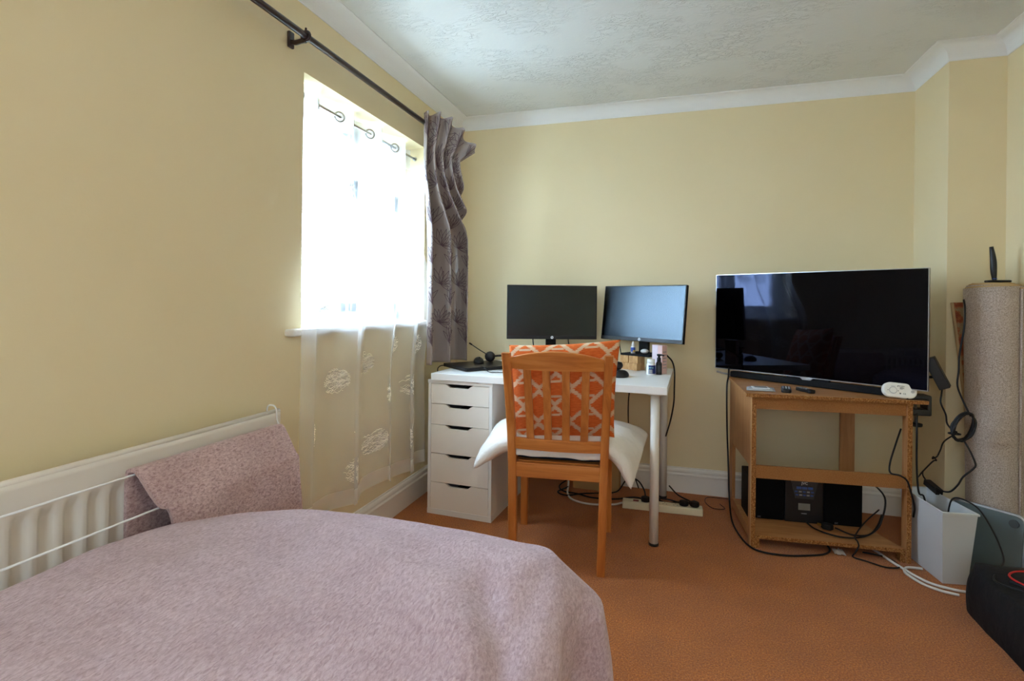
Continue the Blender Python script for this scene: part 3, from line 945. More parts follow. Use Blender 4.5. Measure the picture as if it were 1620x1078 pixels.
box('tabletop', (-DL / 2, 0, 0.7005), (DL / 2, 0.745, 0.735), 'white_laminate', desk, 0.0015)
for x, y in ((DL / 2 - 0.055, 0.055), (DL / 2 - 0.05, 0.69)):
    lg = cyl('leg', (x, y, 0.012), (x, y, 0.7005), 0.0205, 'white_metal', desk, n=28)
    cyl('foot', (x, y, 0), (x, y, 0.012), 0.0225, 'black_plastic', lg, n=28)
    cyl('collar', (x, y, 0.694), (x, y, 0.7005), 0.045, 'white_metal', lg, n=28)
DT = 0.7352

# ------------------------------------------------------------------ monitors
def monitor(name, label, base_c, yaw, tilt, zb, base_z, wid=0.534, hgt=0.318, lean=0.0, bw=0.20, bd=0.17, neck_back=0.05):
    t = thing(name, label, 'monitor', (base_c[0], base_c[1], base_z), yaw)
    M = Matrix.Translation((0, -neck_back * 0, zb - base_z)) @ Matrix.Rotation(lean, 4, 'Y') @ Matrix.Rotation(-tilt, 4, 'X')
    # panel local: x across, y depth (front is -y), z up from its lower edge
    bm = nb(); add_box(bm, (-wid / 2, -0.03, 0), (wid / 2, -0.008, hgt), 0.002, M); add_box(bm, (-wid / 2 + 0.06, -0.008, 0.03), (wid / 2 - 0.06, 0.018, hgt - 0.06), 0.006, M)
    sh = obj('housing', bm, 'black_plastic', t)
    box('screen', (-wid / 2 + 0.006, -0.0308, 0.021), (wid / 2 - 0.006, -0.0300, hgt - 0.006), 'matte_screen', sh, 0, M)
    box('chin', (-wid / 2 + 0.001, -0.0312, 0.0015), (wid / 2 - 0.001, -0.0300, 0.019), 'black_plastic', sh, 0, M)
    Ml = M @ Matrix.Translation((0, -0.0314, 0.0105)) @ Matrix.Rotation(R(90), 4, 'X')
    lg = prism('logo_disc', [(0.0085 * math.cos(R(15 * k)), 0.0085 * math.sin(R(15 * k))) for k in range(24)], 0, 0.0004, 'z', 'logo_white', sh, Ml)
    text('logo_letters', 'hp', 0.0125, 'print_dark', sh, Ml @ Matrix.Translation((0, 0.001, 0.0006)) @ Matrix.Shear('XY', 4, (0.2, 0)), 0.0001)
    bm = nb(); add_box(bm, (-0.03, 0.012, 0.012), (0.03, 0.034, zb - base_z + 0.14), 0.003)
    obj('neck', bm, 'black_matte', t)
    box('stand_base', (-bw / 2, -bd / 2 + 0.01, 0), (bw / 2, bd / 2 + 0.01, 0.011), 'black_matte', t, 0.003)
    return t
monitor('monitor', 'black monitor with dark screen above the drawer unit side of the desk', (-0.690, 3.075), R(20.9), R(0), 0.893, DT)
# four wooden blocks lift the other monitor
bz = 0.0405
mr_yaw = R(-30)
MRc = (-0.165, 3.082)
for i, (dx, dy, dz, rz, lb) in enumerate(((-0.012, -0.045, 0, 0.0, 'lower nearest the white jar'), (-0.07, -0.035, 0, 0.10, 'lower farther from the white jar'), (-0.010, -0.045, 1, 0.04, 'upper nearest the white jar'), (-0.072, -0.042, 1, -0.02, 'upper farther from the white jar'))):
    c, s = math.cos(mr_yaw), math.sin(mr_yaw)
    o = box('wooden_block', (-0.028, -0.028, 0), (0.028, 0.05, bz - 0.0005), 'block_wood', None, 0.0015)
    o.location = (MRc[0] + c * dx - s * dy, MRc[1] + s * dx + c * dy, DT + dz * bz); o.rotation_euler = (0, 0, mr_yaw + rz)
    tag(o, 'small pale wooden block propping up the monitor stand, ' + lb, 'wooden block', 'wooden blocks under the monitor stand')
MRZ = DT + 2 * bz
monitor('monitor', 'monitor with pale blue glare on its screen raised on wooden blocks', MRc, mr_yaw, R(7), 0.893, MRZ, bw=0.19, bd=0.17)

# ------------------------------------------------------------------ things on the desk, left
lap = thing('laptop', 'closed black laptop lying on the left end of the desk', 'laptop', (-1.04, 2.83, DT), R(50))
soft_prism('lower_body', rrect(0.35, 0.275, 0.012), 0.002, 0.012, 'z', 0.002, 'black_plastic', lap)
soft_prism('lid', rrect(0.352, 0.277, 0.012), 0.0125, 0.020, 'z', 0.003, 'black_plastic', lap)
for x in (-0.15, 0.15):
    for y in (-0.1, 0.1): cyl('rubber_foot', (x, y, 0), (x, y, 0.002), 0.008, 'black_rubber', lap, n=12)
LT = DT + 0.0202
ms = thing('mouse', 'black round mouse lying on the laptop lid', 'mouse', (-1.068, 2.86, LT), R(30))
bm = nb(); bmesh.ops.create_uvsphere(bm, u_segments=24, v_segments=14, radius=1)
for v in bm.verts:
    z = v.co.z; v.co = Vector((v.co.x * 0.030, v.co.y * 0.044, max(0, z * 0.030 + 0.006)))
for f in bm.faces: f.smooth = True
obj('shell', bm, 'black_plastic', ms)
bm = nb(); add_cyl(bm, (-0.003, -0.022, 0.033), (0.003, -0.022, 0.033), 0.005, n=14); obj('wheel', bm, 'black_rubber', ms)
hs = thing('headset', 'black headset with a thin microphone boom resting on the laptop', 'headset', (-1.0, 2.95, LT), R(12))
def earcup(c, nrm):
    M = frame_M(c, Vector(nrm).orthogonal(), Vector(nrm).cross(Vector(nrm).orthogonal()))
    e = lathe('earcup', [(0, 0.014), (0.024, 0.012), (0.030, 0.004), (0.030, -0.004), (0.026, -0.008), (0, -0.008)], 'black_plastic', hs, n=28, M=M)
    lathe('ear_pad', [(0.012, -0.008), (0.018, -0.017), (0.026, -0.017), (0.030, -0.009)], 'black_rubber', e, n=28, M=M)
earcup((-0.03, 0, 0.031), (-0.2, -1, 0.05)); earcup((0.13, 0.02, 0.031), (0.5, -1, 0.05))
tube('headband', [(-0.03, 0.012, 0.03), (0.02, 0.03, 0.034), (0.10, 0.07, 0.036), (0.17, 0.10, 0.034), (0.20, 0.07, 0.033), (0.17, 0.04, 0.032), (0.13, 0.03, 0.031)], 0.006, 'black_plastic', hs, 10)
tube('microphone_boom', [(-0.03, -0.004, 0.035), (-0.09, -0.01, 0.07), (-0.148, -0.012, 0.108)], 0.0028, 'black_plastic', hs, 8)
tube('microphone', [(-0.135, -0.0115, 0.100), (-0.152, -0.012, 0.110)], 0.0045, 'black_rubber', hs, 10, 0)
def cable(name, pts, r, mat, label, n=8, sm=8, cat='cable', group=None):
    return tag(tube(name, pts, r, mat, None, n, sm), label, cat, group)
cable('laptop_cable', [(-1.235, 2.77, DT + 0.012), (-1.262, 2.745, DT + 0.004), (-1.268, 2.735, DT - 0.03), (-1.262, 2.75, 0.55), (-1.26, 2.8, 0.40)], 0.0028, 'black_cable', 'black cable leaving the laptop over the desk edge')
cable('headset_cable', [(-0.995, 2.70, LT + 0.004), (-0.96, 2.655, LT + 0.003), (-0.925, 2.635, DT + 0.004), (-0.87, 2.63, DT + 0.004), (-0.80, 2.66, DT + 0.004), (-0.74, 2.75, DT + 0.004)], 0.0022, 'black_cable', 'thin black headset cable curling over the white desktop')
cable('monitor_cable', [(-0.80, 3.06, 0.91), (-0.80, 3.075, 0.86), (-0.79, 3.09, 0.80), (-0.77, 3.14, DT + 0.006), (-0.75, 3.2, DT + 0.005)], 0.0035, 'black_cable', 'black cable with a lump left of the dark monitor neck')
cable('monitor_cable', [(-0.60, 3.14, 0.91), (-0.60, 3.15, 0.87), (-0.585, 3.17, 0.80), (-0.57, 3.2, DT + 0.006)], 0.003, 'black_cable', 'thin black cable right of the dark monitor neck')
cable('monitor_cable', [(-0.30, 3.185, 0.93), (-0.30, 3.20, 0.86), (-0.29, 3.215, 0.79), (-0.28, 3.20, DT + 0.005)], 0.003, 'black_cable', 'black cable hanging behind the raised monitor')

# ------------------------------------------------------------------ things on the desk, right
ms = thing('mouse', 'black glossy mouse on the desk near the chair', 'mouse', (-0.245, 2.73, DT), R(-25))
bm = nb(); bmesh.ops.create_uvsphere(bm, u_segments=24, v_segments=14, radius=1)
for v in bm.verts:
    z = v.co.z; v.co = Vector((v.co.x * 0.031, v.co.y * 0.05, max(0, z * 0.028 + 0.008)))
for f in bm.faces: f.smooth = True
obj('shell', bm, 'black_plastic', ms)
add = nb(); add_cyl(add, (-0.003, -0.024, 0.033), (0.003, -0.024, 0.033), 0.006, n=14); obj('wheel', add, 'black_rubber', ms)
wc = thing('desk_microphone', 'small round black device behind the mouse on the desk', 'device', (-0.282, 2.93, DT))
lathe('head', [(0, 0.012), (0.014, 0.014), (0.024, 0.026), (0.026, 0.038), (0.020, 0.052), (0, 0.056)], 'black_plastic', wc, n=24)
lathe('foot', [(0, 0), (0.028, 0), (0.028, 0.004), (0.010, 0.008), (0.008, 0.016), (0, 0.016)], 'black_rubber', wc, n=24)
jar = thing('pill_jar', 'white plastic jar with blue label beside the wooden blocks', 'jar', (-0.107, 2.885, DT))
lathe('body', [(0, 0), (0.022, 0), (0.0235, 0.003), (0.0235, 0.052), (0.020, 0.058), (0.019, 0.062), (0, 0.062)], 'white_plastic', jar, n=28)
lathe('lid', [(0, 0.062), (0.0205, 0.062), (0.0205, 0.078), (0.018, 0.081), (0, 0.081)], 'white_plastic', jar, n=28)
bm = nb()
def band(bm, r, z0, z1, a0, a1, n=20):
    k = [[bm.verts.new((r * math.cos(lerp(a0, a1, i / n)), r * math.sin(lerp(a0, a1, i / n)), z)) for z in (z0, z1)] for i in range(n + 1)]
    for a, b in zip(k, k[1:]): f = bm.faces.new((a[0], b[0], b[1], a[1])); f.smooth = True
band(bm, 0.0238, 0.006, 0.050, R(-120), R(60)); obj('label', bm, 'label_blue', jar)
bm = nb(); band(bm, 0.0240, 0.008, 0.028, R(-115), R(-70), 8); obj('label_panel', bm, 'print_grey', jar)
def curved_text(parent, s, size, r, z, adeg, mat):
    M = Matrix.Rotation(R(90), 4, 'X')
    o = text('lettering', s, size, mat, parent, M, 0.0)
    for v in o.data.vertices:
        a = R(adeg) + v.co.x / r
        v.co = Vector((r * math.cos(a), r * math.sin(a), z + v.co.z))
curved_text(jar, 'yme', 0.017, 0.0242, 0.039, -88, 'label_aqua')
pb = thing('pump_bottle', 'black pump bottle beside the white jar at the desk edge', 'bottle', (-0.067, 2.895, DT))
lathe('body', [(0, 0), (0.0145, 0), (0.0155, 0.003), (0.0155, 0.058), (0.012, 0.066), (0.008, 0.07), (0, 0.07)], 'black_plastic', pb, n=24)
lathe('pump', [(0, 0.07), (0.010, 0.07), (0.010, 0.088), (0.006, 0.09), (0.006, 0.098), (0.011, 0.099), (0.011, 0.108), (0, 0.109)], 'black_rubber', pb, n=20)
tube('nozzle', [(0, 0, 0.104), (0.014, -0.006, 0.104), (0.026, -0.01, 0.101)], 0.004, 'black_rubber', pb, 8)
bm = nb(); band(bm, 0.0158, 0.015, 0.05, R(-130), R(-50), 10); obj('label', bm, 'stereo_panel', pb)
px = thing('pink_box', 'tall pale pink carton behind the pump bottle', 'box', (-0.066, 2.953, DT), R(-38))
box('carton', (-0.034, -0.02, 0), (0.034, 0.02, 0.152), 'pink_card', px, 0.001)
box('front_panel', (-0.033, -0.0206, 0.001), (0.005, -0.0201, 0.151), 'pale_pink_card', px)
bm = nb()
for i in range(6): add_box(bm, (0.0342, -0.014, 0.03 + i * 0.017), (0.0344, 0.014, 0.034 + i * 0.017))
obj('print_lines', bm, 'print_grey', px)
ed = thing('eye_drop_bottle', 'tiny white dropper bottle with blue label on the monitor base', 'bottle', (-0.213, 3.060, MRZ + 0.0112))
lathe('body', [(0, 0), (0.0125, 0), (0.0125, 0.034), (0.009, 0.040), (0, 0.040)], 'white_plastic', ed, n=24)
lathe('cap', [(0, 0.040), (0.0085, 0.040), (0.0075, 0.055), (0.004, 0.066), (0, 0.068)], 'white_plastic', ed, n=20)
bm = nb(); band(bm, 0.0127, 0.010, 0.034, R(-180), R(0)); obj('label', bm, 'print_blue', ed)
bm = nb(); band(bm, 0.0129, 0.010, 0.018, R(-85), R(-20), 8); obj('label_flash', bm, 'label_yellow', ed)
bm = nb(); bmesh.ops.create_uvsphere(bm, u_segments=24, v_segments=12, radius=1)
for v in bm.verts: v.co = Vector((v.co.x * 0.023, v.co.y * 0.016, (v.co.z + 1) * 0.0125))
for f in bm.faces: f.smooth = True
o = obj('pebble', bm, 'white_plastic'); o.location = (-0.150, 3.075, MRZ + 0.0112); tag(o, 'smooth white oval case on the monitor base', 'case')
cable('power_cable', [(-0.03, 3.0, 0.83), (0.0, 2.96, 0.80), (0.012, 2.93, 0.75), (0.012, 2.92, 0.66), (0.010, 2.95, 0.58), (-0.005, 3.0, 0.48), (-0.03, 3.12, 0.36)], 0.0042, 'black_cable', 'thick black cable hanging over the right edge of the desk')
cable('power_cable', [(-0.215, 3.10, 0.695), (-0.225, 3.05, 0.64), (-0.235, 3.05, 0.54), (-0.235, 3.12, 0.35), (-0.22, 3.18, 0.15), (-0.18, 3.17, 0.03)], 0.0035, 'black_cable', 'black cable hanging below the desk behind the white pillow')

# ================================================================== CHAIR
ch = thing('dining_chair', 'honey brown wooden chair with slatted back pulled up to the desk', 'chair', (-0.452, 2.152, 0), R(6))
for sx in (-1, 1):
    sweep_rect('back_leg', [(sx * 0.183, 0.0, 0), (sx * 0.187, 0.012, 0.22), (sx * 0.191, 0.02, 0.42), (sx * 0.195, 0.010, 0.56), (sx * 0.201, -0.02, 0.72), (sx * 0.207, -0.062, 0.885), (sx * 0.2075, -0.066, 0.902)], 0.034, 0.042, 'honey_wood_vertical', ch)
    sweep_rect('front_leg', [(sx * 0.205, 0.43, 0), (sx * 0.205, 0.425, 0.42)], 0.036, 0.036, 'honey_wood_vertical', ch)
def bow(x): return -0.022 * (1 - (x / 0.2) ** 2)
def rail(name, z0f, z1f, y0, w, th=0.02):
    bm = nb(); n = 24; g = []
    for i in range(n + 1):
        x = lerp(-w, w, i / n)
        z0, z1 = z0f(x), z1f(x); ya, yb = y0(z0) + bow(x), y0(z1) + bow(x)
        g.append([bm.verts.new(c) for c in ((x, ya - th / 2, z0), (x, ya + th / 2, z0), (x, yb + th / 2, z1 - 0.003), (x, yb + th / 2 - 0.003, z1), (x, yb - th / 2 + 0.003, z1), (x, yb - th / 2, z1 - 0.003))])
    for a, b in zip(g, g[1:]):
        for k in range(6): bm.faces.new((a[k], a[(k + 1) % 6], b[(k + 1) % 6], b[k]))
    bm.faces.new(g[0]); bm.faces.new(g[-1][::-1])
    return obj(name, bm, 'honey_wood_across', ch)
def backy(z):
    if z < 0.56: return lerp(0.02, 0.010, (z - 0.42) / 0.14)
    if z < 0.72: return lerp(0.010, -0.02, (z - 0.56) / 0.16)
    return lerp(-0.02, -0.062, (z - 0.72) / 0.165)
rail('crest_rail', lambda x: 0.838 - 0.004 * (1 - (x / 0.19) ** 2), lambda x: 0.884 + 0.030 * (1 - (x / 0.19) ** 2), backy, 0.190)
rail('lower_rail', lambda x: 0.494, lambda x: 0.541, backy, 0.180)
for xc, xb in ((-0.121, -0.112), (-0.042, -0.037), (0.038, 0.036), (0.118, 0.110)):
    bm = nb(); g = []
    for i in range(13):
        z = lerp(0.538, 0.842, i / 12); x = lerp(xb, xc, i / 12); y = backy(z) + bow(x)
        g.append([bm.verts.new((x + a * 0.0155, y + b * 0.006, z)) for a, b in ((-1, -1), (1, -1), (1, 1), (-1, 1))])
    for a, b in zip(g, g[1:]):
        for k in range(4): bm.faces.new((a[k], a[(k + 1) % 4], b[(k + 1) % 4], b[k]))
    bm.faces.new(g[0][::-1]); bm.faces.new(g[-1])
    obj('back_slat', bm, 'honey_wood_vertical', ch)
box('seat_rail', (-0.175, 0.008, 0.372), (0.175, 0.03, 0.434), 'honey_wood_across', ch, 0.003)
box('front_rail', (-0.19, 0.415, 0.37), (0.19, 0.437, 0.42), 'honey_wood_across', ch, 0.003)
for sx in (-1, 1): box('side_rail', (sx * 0.195 - 0.011, 0.03, 0.37), (sx * 0.195 + 0.011, 0.41, 0.42), 'honey_wood_across', ch, 0.003)
prism('seat', [(-0.17, 0.04), (0.17, 0.04), (0.215, 0.45), (-0.215, 0.45)], 0.42, 0.436, 'z', 'honey_wood_across', ch)
cM = Matrix.Translation((-0.452, 2.152, 0)) @ Matrix.Rotation(R(6), 4, 'Z')
def pillow(name, w, h, th, mat, fn=None, nu=56, nv=44, p=3.0, pinch=0.05, edge=0.002):
    """stuffed bag: outline pinched between pointed corners; closed mesh with UVs"""
    bm = nb(); uvl = bm.loops.layers.uv.new('UVMap')
    def pt(u, v, s):
        a, b = u * 2 - 1, v * 2 - 1
        x = a * w / 2 * (1 - pinch * (1 - abs(b) ** 2.2)) if abs(a) > 0 else 0
        x = a * w / 2 * (1 - pinch * (1 - b * b) * abs(a)); y = b * h / 2 * (1 - pinch * (1 - a * a) * abs(b))
        e = (max(0, 1 - abs(a) ** p) * max(0, 1 - abs(b) ** p)) ** 0.5
        z = s * (th / 2 * e + (edge if e > 0 else 0))
        z += 0.05 * th * s * noise.noise(Vector((a * 2.5, b * 2.5, s * 3))) * e
        q = Vector((x, y, z))
        return fn(q, a, b, s) if fn else q
    rim = {}
    for s in (1, -1):
        g = []
        for i in range(nu + 1):
            row = []
            for j in range(nv + 1):
                if i in (0, nu) or j in (0, nv):
                    if (i, j) not in rim: rim[(i, j)] = bm.verts.new(pt(i / nu, j / nv, 1))
                    row.append(rim[(i, j)])
                else: row.append(bm.verts.new(pt(i / nu, j / nv, s)))
            g.append(row)
        for i in range(nu):
            for j in range(nv):
                q = [(i, j), (i + 1, j), (i + 1, j + 1), (i, j + 1)]
                if s < 0: q = q[::-1]
                f = bm.faces.new([g[a][b] for a, b in q]); f.smooth = True
                for l, (a, b) in zip(f.loops, q): l[uvl].uv = (a / nu, b / nv)
    me = bpy.data.meshes.new(name); bm.to_mesh(me); bm.free()
    return obj(name, me, mat)
# dark seat pad
def padf(q, a, b, s): return cM @ Vector((q.x, q.y + 0.245, q.z + 0.4475))
o = pillow('seat_pad', 0.35, 0.40, 0.020, 'navy_fabric', padf, 24, 24, 6, 0.02)
tag(o, 'thin dark navy seat pad under the white pillow on the chair', 'seat pad')
# white pillow across the seat, both ends hanging
def wpf(q, a, b, s):
    x, y, z = q.x, q.y, q.z
    # bend over the seat edges
    lim = 0.175
    base_z = 0.508
    ax = abs(x)
    if ax > lim:
        e = ax - lim; sg = 1 if x > 0 else -1
        rr = 0.17 if sg > 0 else 0.24
        mxa = (R(50) - R(16) * b) if sg > 0 else R(56)
        ang = min(e / rr, mxa)
        rem = max(0, e - rr * mxa)
        nx = lim + (rr) * math.sin(ang) + rem * math.cos(ang)
        nz = -rr * (1 - math.cos(ang)) - rem * math.sin(ang)
        nrm = Vector((math.sin(ang), 0, math.cos(ang)))
        P = Vector((sg * (nx + nrm.x * z), y, base_z + nz + nrm.z * z))
        if sg > 0: P.z += 0.045 * b * smooth01(e / 0.2) ; P.y += 0.03 * smooth01(e / 0.2); P.x += 0.035 * b * smooth01(e / 0.2)
        else: P.z += 0.03 * b * smooth01(e / 0.2)
    else:
        P = Vector((x, y, base_z + z))
        P.z -= 0.045 * smooth01((-b - 0.55) / 0.45)
        P.z = max(P.z, 0.4605)
    # pressed by the cushion, creased towards the back
    P.z += 0.006 * noise.noise(Vector((x * 14, y * 30, 4)))
    P.y += 0.240
    return cM @ P
o = pillow('white_pillow', 0.775, 0.46, 0.085, 'pillow_cotton', wpf, 80, 50, 5.0, 0.0)
tag(o, 'plump white cotton pillow spilling over both sides of the chair seat', 'pillow')
# orange cushion leaning on the chair back
CW, CH = 0.46, 0.44
def ocf(q, a, b, s):
    # local x across, y up the cushion, z thickness
    P = Vector((q.x, q.y, q.z))
    ang = R(-14)
    y = 0.105 + -P.z * 1.0 * math.cos(ang) + (P.y + CH / 2) * math.sin(ang)
    z = 0.518 + (P.y + CH / 2) * math.cos(ang) - P.z * math.sin(ang)
    z += 0.017 * a
    x = P.x + 0.012 + 0.01 * b
    # slats push it flat from behind
    lim = backy(min(0.88, max(0.45, z))) + 0.012
    if abs(x) < 0.205 and z < 0.93: y = max(y, lim)
    return cM @ Vector((x, y, z))
o = pillow('orange_cushion', CW, CH, 0.13, 'ikat_fabric', ocf, 60, 56, 3.0, 0.04)
tag(o, 'orange patterned square cushion propped against the chair back', 'cushion')

# ================================================================== UNDER THE DESK
ps = thing('power_strip', 'long cream power strip with plugs on the carpet by the desk leg', 'power strip', (-0.045, 2.945, 0), R(2))
box('body', (-0.206, -0.03, 0.001), (0.206, 0.028, 0.040), 'strip_plastic', ps, 0.004)
box('switch', (-0.15, -0.012, 0.040), (-0.12, 0.004, 0.044), 'red_switch', ps, 0.001)
for i, x in enumerate((-0.095, -0.04, 0.015, 0.07, 0.115, 0.165)):
    bm = nb()
    for dx, dy in ((0, 0.010), (-0.009, -0.006), (0.009, -0.006)): add_box(bm, (x + dx - 0.003, dy - 0.0025, 0.0399), (x + dx + 0.003, dy + 0.0025, 0.0403))
    obj('socket_holes', bm, 'print_dark', ps)
def plug(x, lbl, dx=0.0):
    p = thing('plug', lbl, 'plug', (-0.045 + x * math.cos(R(2)), 2.945 + x * math.sin(R(2)), 0.0405), R(2), 'plugs in the power strip')
    soft_prism('body', [(0.024 * math.cos(R(30 * k)), 0.022 * math.sin(R(30 * k))) for k in range(12)], 0, 0.026, 'z', 0.006, 'black_rubber', p)
    tube('cord_grip', [(0, 0.018, 0.012), (0, 0.034, 0.012)], 0.005, 'black_rubber', p, 8, 0)
plug(-0.085, 'black plug in the power strip left of the desk leg')
plug(0.112, 'second black plug from the right end of the power strip'); plug(0.166, 'black plug at the far right end of the power strip')
cable('white_power_cable', [(-0.252, 2.94, 0.02), (-0.30, 2.93, 0.008), (-0.42, 2.90, 0.006), (-0.52, 2.93, 0.006), (-0.57, 3.02, 0.006), (-0.585, 3.12, 0.03), (-0.60, 3.19, 0.12), (-0.60, 3.23, 0.30), (-0.60, 3.23, 0.6)], 0.0055, 'white_cable', 'white power lead looping over the carpet below the chair')
cable('plug_cable', [(0.065, 2.985, 0.052), (0.05, 3.02, 0.03), (0.0, 3.05, 0.006), (-0.10, 3.06, 0.006), (-0.20, 3.08, 0.006), (-0.30, 3.02, 0.006), (-0.42, 3.0, 0.006), (-0.52, 3.03, 0.008), (-0.60, 3.05, 0.006), (-0.64, 3.12, 0.01), (-0.60, 3.2, 0.03)], 0.0042, 'black_cable', 'black cable running flat from the right plugs to under the chair')
cable('plug_cable', [(0.119, 2.988, 0.052), (0.12, 3.02, 0.045), (0.09, 3.05, 0.012), (0.03, 3.09, 0.006), (-0.02, 3.11, 0.006), (-0.07, 3.07, 0.016), (-0.02, 3.03, 0.016), (0.06, 3.06, 0.020), (0.11, 3.11, 0.006), (0.04, 3.19, 0.01), (-0.01, 3.215, 0.05)], 0.0042, 'black_cable', 'black cable looping behind the desk leg on the carpet')
cable('plug_cable', [(-0.132, 2.982, 0.052), (-0.14, 3.0, 0.08), (-0.17, 3.03, 0.115), (-0.21, 3.06, 0.12), (-0.25, 3.09, 0.09), (-0.30, 3.10, 0.02), (-0.40, 3.06, 0.014), (-0.48, 3.02, 0.016), (-0.57, 2.99, 0.006), (-0.63, 3.03, 0.006), (-0.58, 3.09, 0.02)], 0.0042, 'black_cable', 'black cable arching up from the plug left of the desk leg')
cable('thin_brown_wire', [(0.33, 3.235, 0.004), (0.26, 3.23, 0.004), (0.20, 3.22, 0.004), (0.185, 3.14, 0.004), (0.22, 3.06, 0.004), (0.28, 3.07, 0.004), (0.26, 3.13, 0.006)], 0.002, 'brown_cable', 'thin brown wire curled on the carpet by the skirting board')
cb = thing('cardboard_box', 'plain tan cardboard box on the carpet under the desk', 'box', (-0.42, 3.19, 0))
box('carton', (-0.14, -0.055, 0.001), (0.13, 0.055, 0.20), 'cardboard', cb, 0.002)
bm = nb(); add_box(bm, (-0.14, -0.055, 0.2005), (0.13, -0.002, 0.203)); add_box(bm, (-0.14, 0.002, 0.2005), (0.13, 0.055, 0.203)); obj('flap', bm, 'cardboard', cb)

# ================================================================== TV STAND
sa = math.atan2(2.68 - 2.628, 0.992 - 0.371)
stl = thing('tv_stand', 'light brown corner television stand of beech effect boards', 'tv stand', (0.371, 2.628, 0), sa)
SW = 0.623          # between the outer faces of the front posts, local x
prism('top_board', [(-0.047, -0.004), (0.683, -0.004), (0.62, 0.10), (0.60, 0.52), (-0.02, 0.585)], 0.690, 0.7055, 'z', 'beech_laminate', stl)
prism('front_edge', [(-0.046, -0.0055), (0.6825, -0.0055), (0.6825, -0.0042), (-0.046, -0.0042)], 0.6903, 0.7053, 'z', 'chipboard', stl)
# left side frame: front post, rear post, upper panel, foot rail
sd = box('front_post', (-0.020, 0.001, 0.0), (-0.001, 0.06, 0.6895), 'beech_laminate_vertical', stl)
box('raw_edge', (-0.0195, -0.0005, 0.001), (-0.0015, 0.0008, 0.689), 'chipboard', sd)
box('edge_strip', (-0.0212, 0.001, 0.001), (-0.0202, 0.02, 0.689), 'edge_banding', sd)
sd = box('front_post', (0.606, 0.001, 0.0), (0.625, 0.045, 0.6895), 'beech_laminate_vertical', stl)
box('raw_edge', (0.6065, -0.0005, 0.001), (0.6245, 0.0008, 0.689), 'chipboard', sd)
box('side_panel', (-0.016, 0.062, 0.36), (0.0, 0.54, 0.6895), 'beech_laminate_vertical', stl)
box('rear_post', (-0.016, 0.46, 0.0), (0.0, 0.54, 0.3595), 'beech_laminate_vertical', stl)
box('side_rail', (-0.016, 0.062, 0.02), (-0.001, 0.459, 0.066), 'beech_laminate', stl)
box('apron', (0.0, 0.012, 0.634), (0.605, 0.028, 0.6895), 'hardboard', stl)
mr = box('middle_rail', (0.0, 0.004, 0.320), (0.605, 0.020, 0.3765), 'hardboard', stl)
prism('lower_shelf', [(0.0005, 0.003), (0.605, 0.003), (0.56, 0.14), (0.53, 0.44), (0.0005, 0.445)], 0.044, 0.060, 'z', 'beech_laminate', stl)
prism('shelf_edge', [(0.0005, 0.0015), (0.6045, 0.0015), (0.6045, 0.0028), (0.0005, 0.0028)], 0.0443, 0.0597, 'z', 'chipboard', stl)
for x in (0.0, 0.587): box('foot_block', (x, 0.006, 0.0), (x + 0.018, 0.05, 0.0438), 'chipboard', stl)
box('back_post', (0.505, 0.447, 0.0), (0.572, 0.463, 0.6895), 'beech_laminate_vertical', stl)
stM = Matrix.Translation((0.371, 2.628, 0)) @ Matrix.Rotation(sa, 4, 'Z')
def ST(x, y, z): return stM @ Vector((x, y, z))

# ------------------------------------------------------------------ television
TA = R(-34)
tvc = Vector((0.638, 2.937, 0))
tv = thing('television', 'large flat black television with silver edge on the brown stand', 'television', (tvc.x, tvc.y, 0.7056), TA)
TWd, TH_, TZ = 0.972, 0.526, 0.044
bm = nb(); add_box(bm, (-TWd / 2, 0.0, TZ), (TWd / 2, 0.022, TZ + TH_), 0.003); add_box(bm, (-0.30, 0.022, TZ + 0.03), (0.30, 0.045, TZ + 0.33), 0.01)
hb = obj('housing', bm, 'black_plastic', tv)
bm = nb()
for lo, hi in (((-TWd / 2 - 0.001, -0.001, TZ - 0.001), (TWd / 2 + 0.001, 0.012, TZ + 0.003)), ((-TWd / 2 - 0.001, -0.001, TZ + TH_ - 0.002), (TWd / 2 + 0.001, 0.012, TZ + TH_ + 0.001)), ((TWd / 2 - 0.002, -0.001, TZ + 0.003), (TWd / 2 + 0.001, 0.012, TZ + TH_ - 0.002)), ((-TWd / 2 - 0.001, -0.001, TZ + 0.003), (-TWd / 2 + 0.002, 0.012, TZ + TH_ - 0.002))):
    add_box(bm, lo, hi)
obj('silver_trim', bm, 'brushed_metal', tv)
box('screen', (-TWd / 2 + 0.002, -0.0014, TZ + 0.0035), (TWd / 2 - 0.002, -0.0002, TZ + TH_ - 0.0025), 'gloss_screen', tv)
prism('logo_lip', [(-0.03, TZ - 0.001), (0.03, TZ - 0.001), (0.018, TZ - 0.011), (-0.018, TZ - 0.011)], -0.002, 0.01, 'y', 'brushed_metal', tv)
# wide arched foot
ft = tube('foot', [(-0.485, 0.012, 0.022), (-0.40, 0.03, 0.012), (0, 0.045, 0.009), (0.34, 0.03, 0.009), (0.40, 0.006, 0.009)], 0.0045, 'brushed_metal', tv, 10, 6)
box('foot_bar', (-0.40, 0.002, 0.003), (0.36, 0.038, 0.034), 'black_matte', tv, 0.004)  # black foot bar, raised to stand in for the shade under the screen
box('neck', (-0.10, 0.008, 0.03), (0.10, 0.030, TZ + 0.02), 'black_matte', tv, 0.003)

# ------------------------------------------------------------------ on the stand top
TT = 0.7058
ap = ST(0.585, 0.028, TT)
al = thing('gas_alarm', 'white oval alarm with a round button leaning on the television', 'alarm', ap, R(-3), rot=(R(-14), 0, R(-2)))
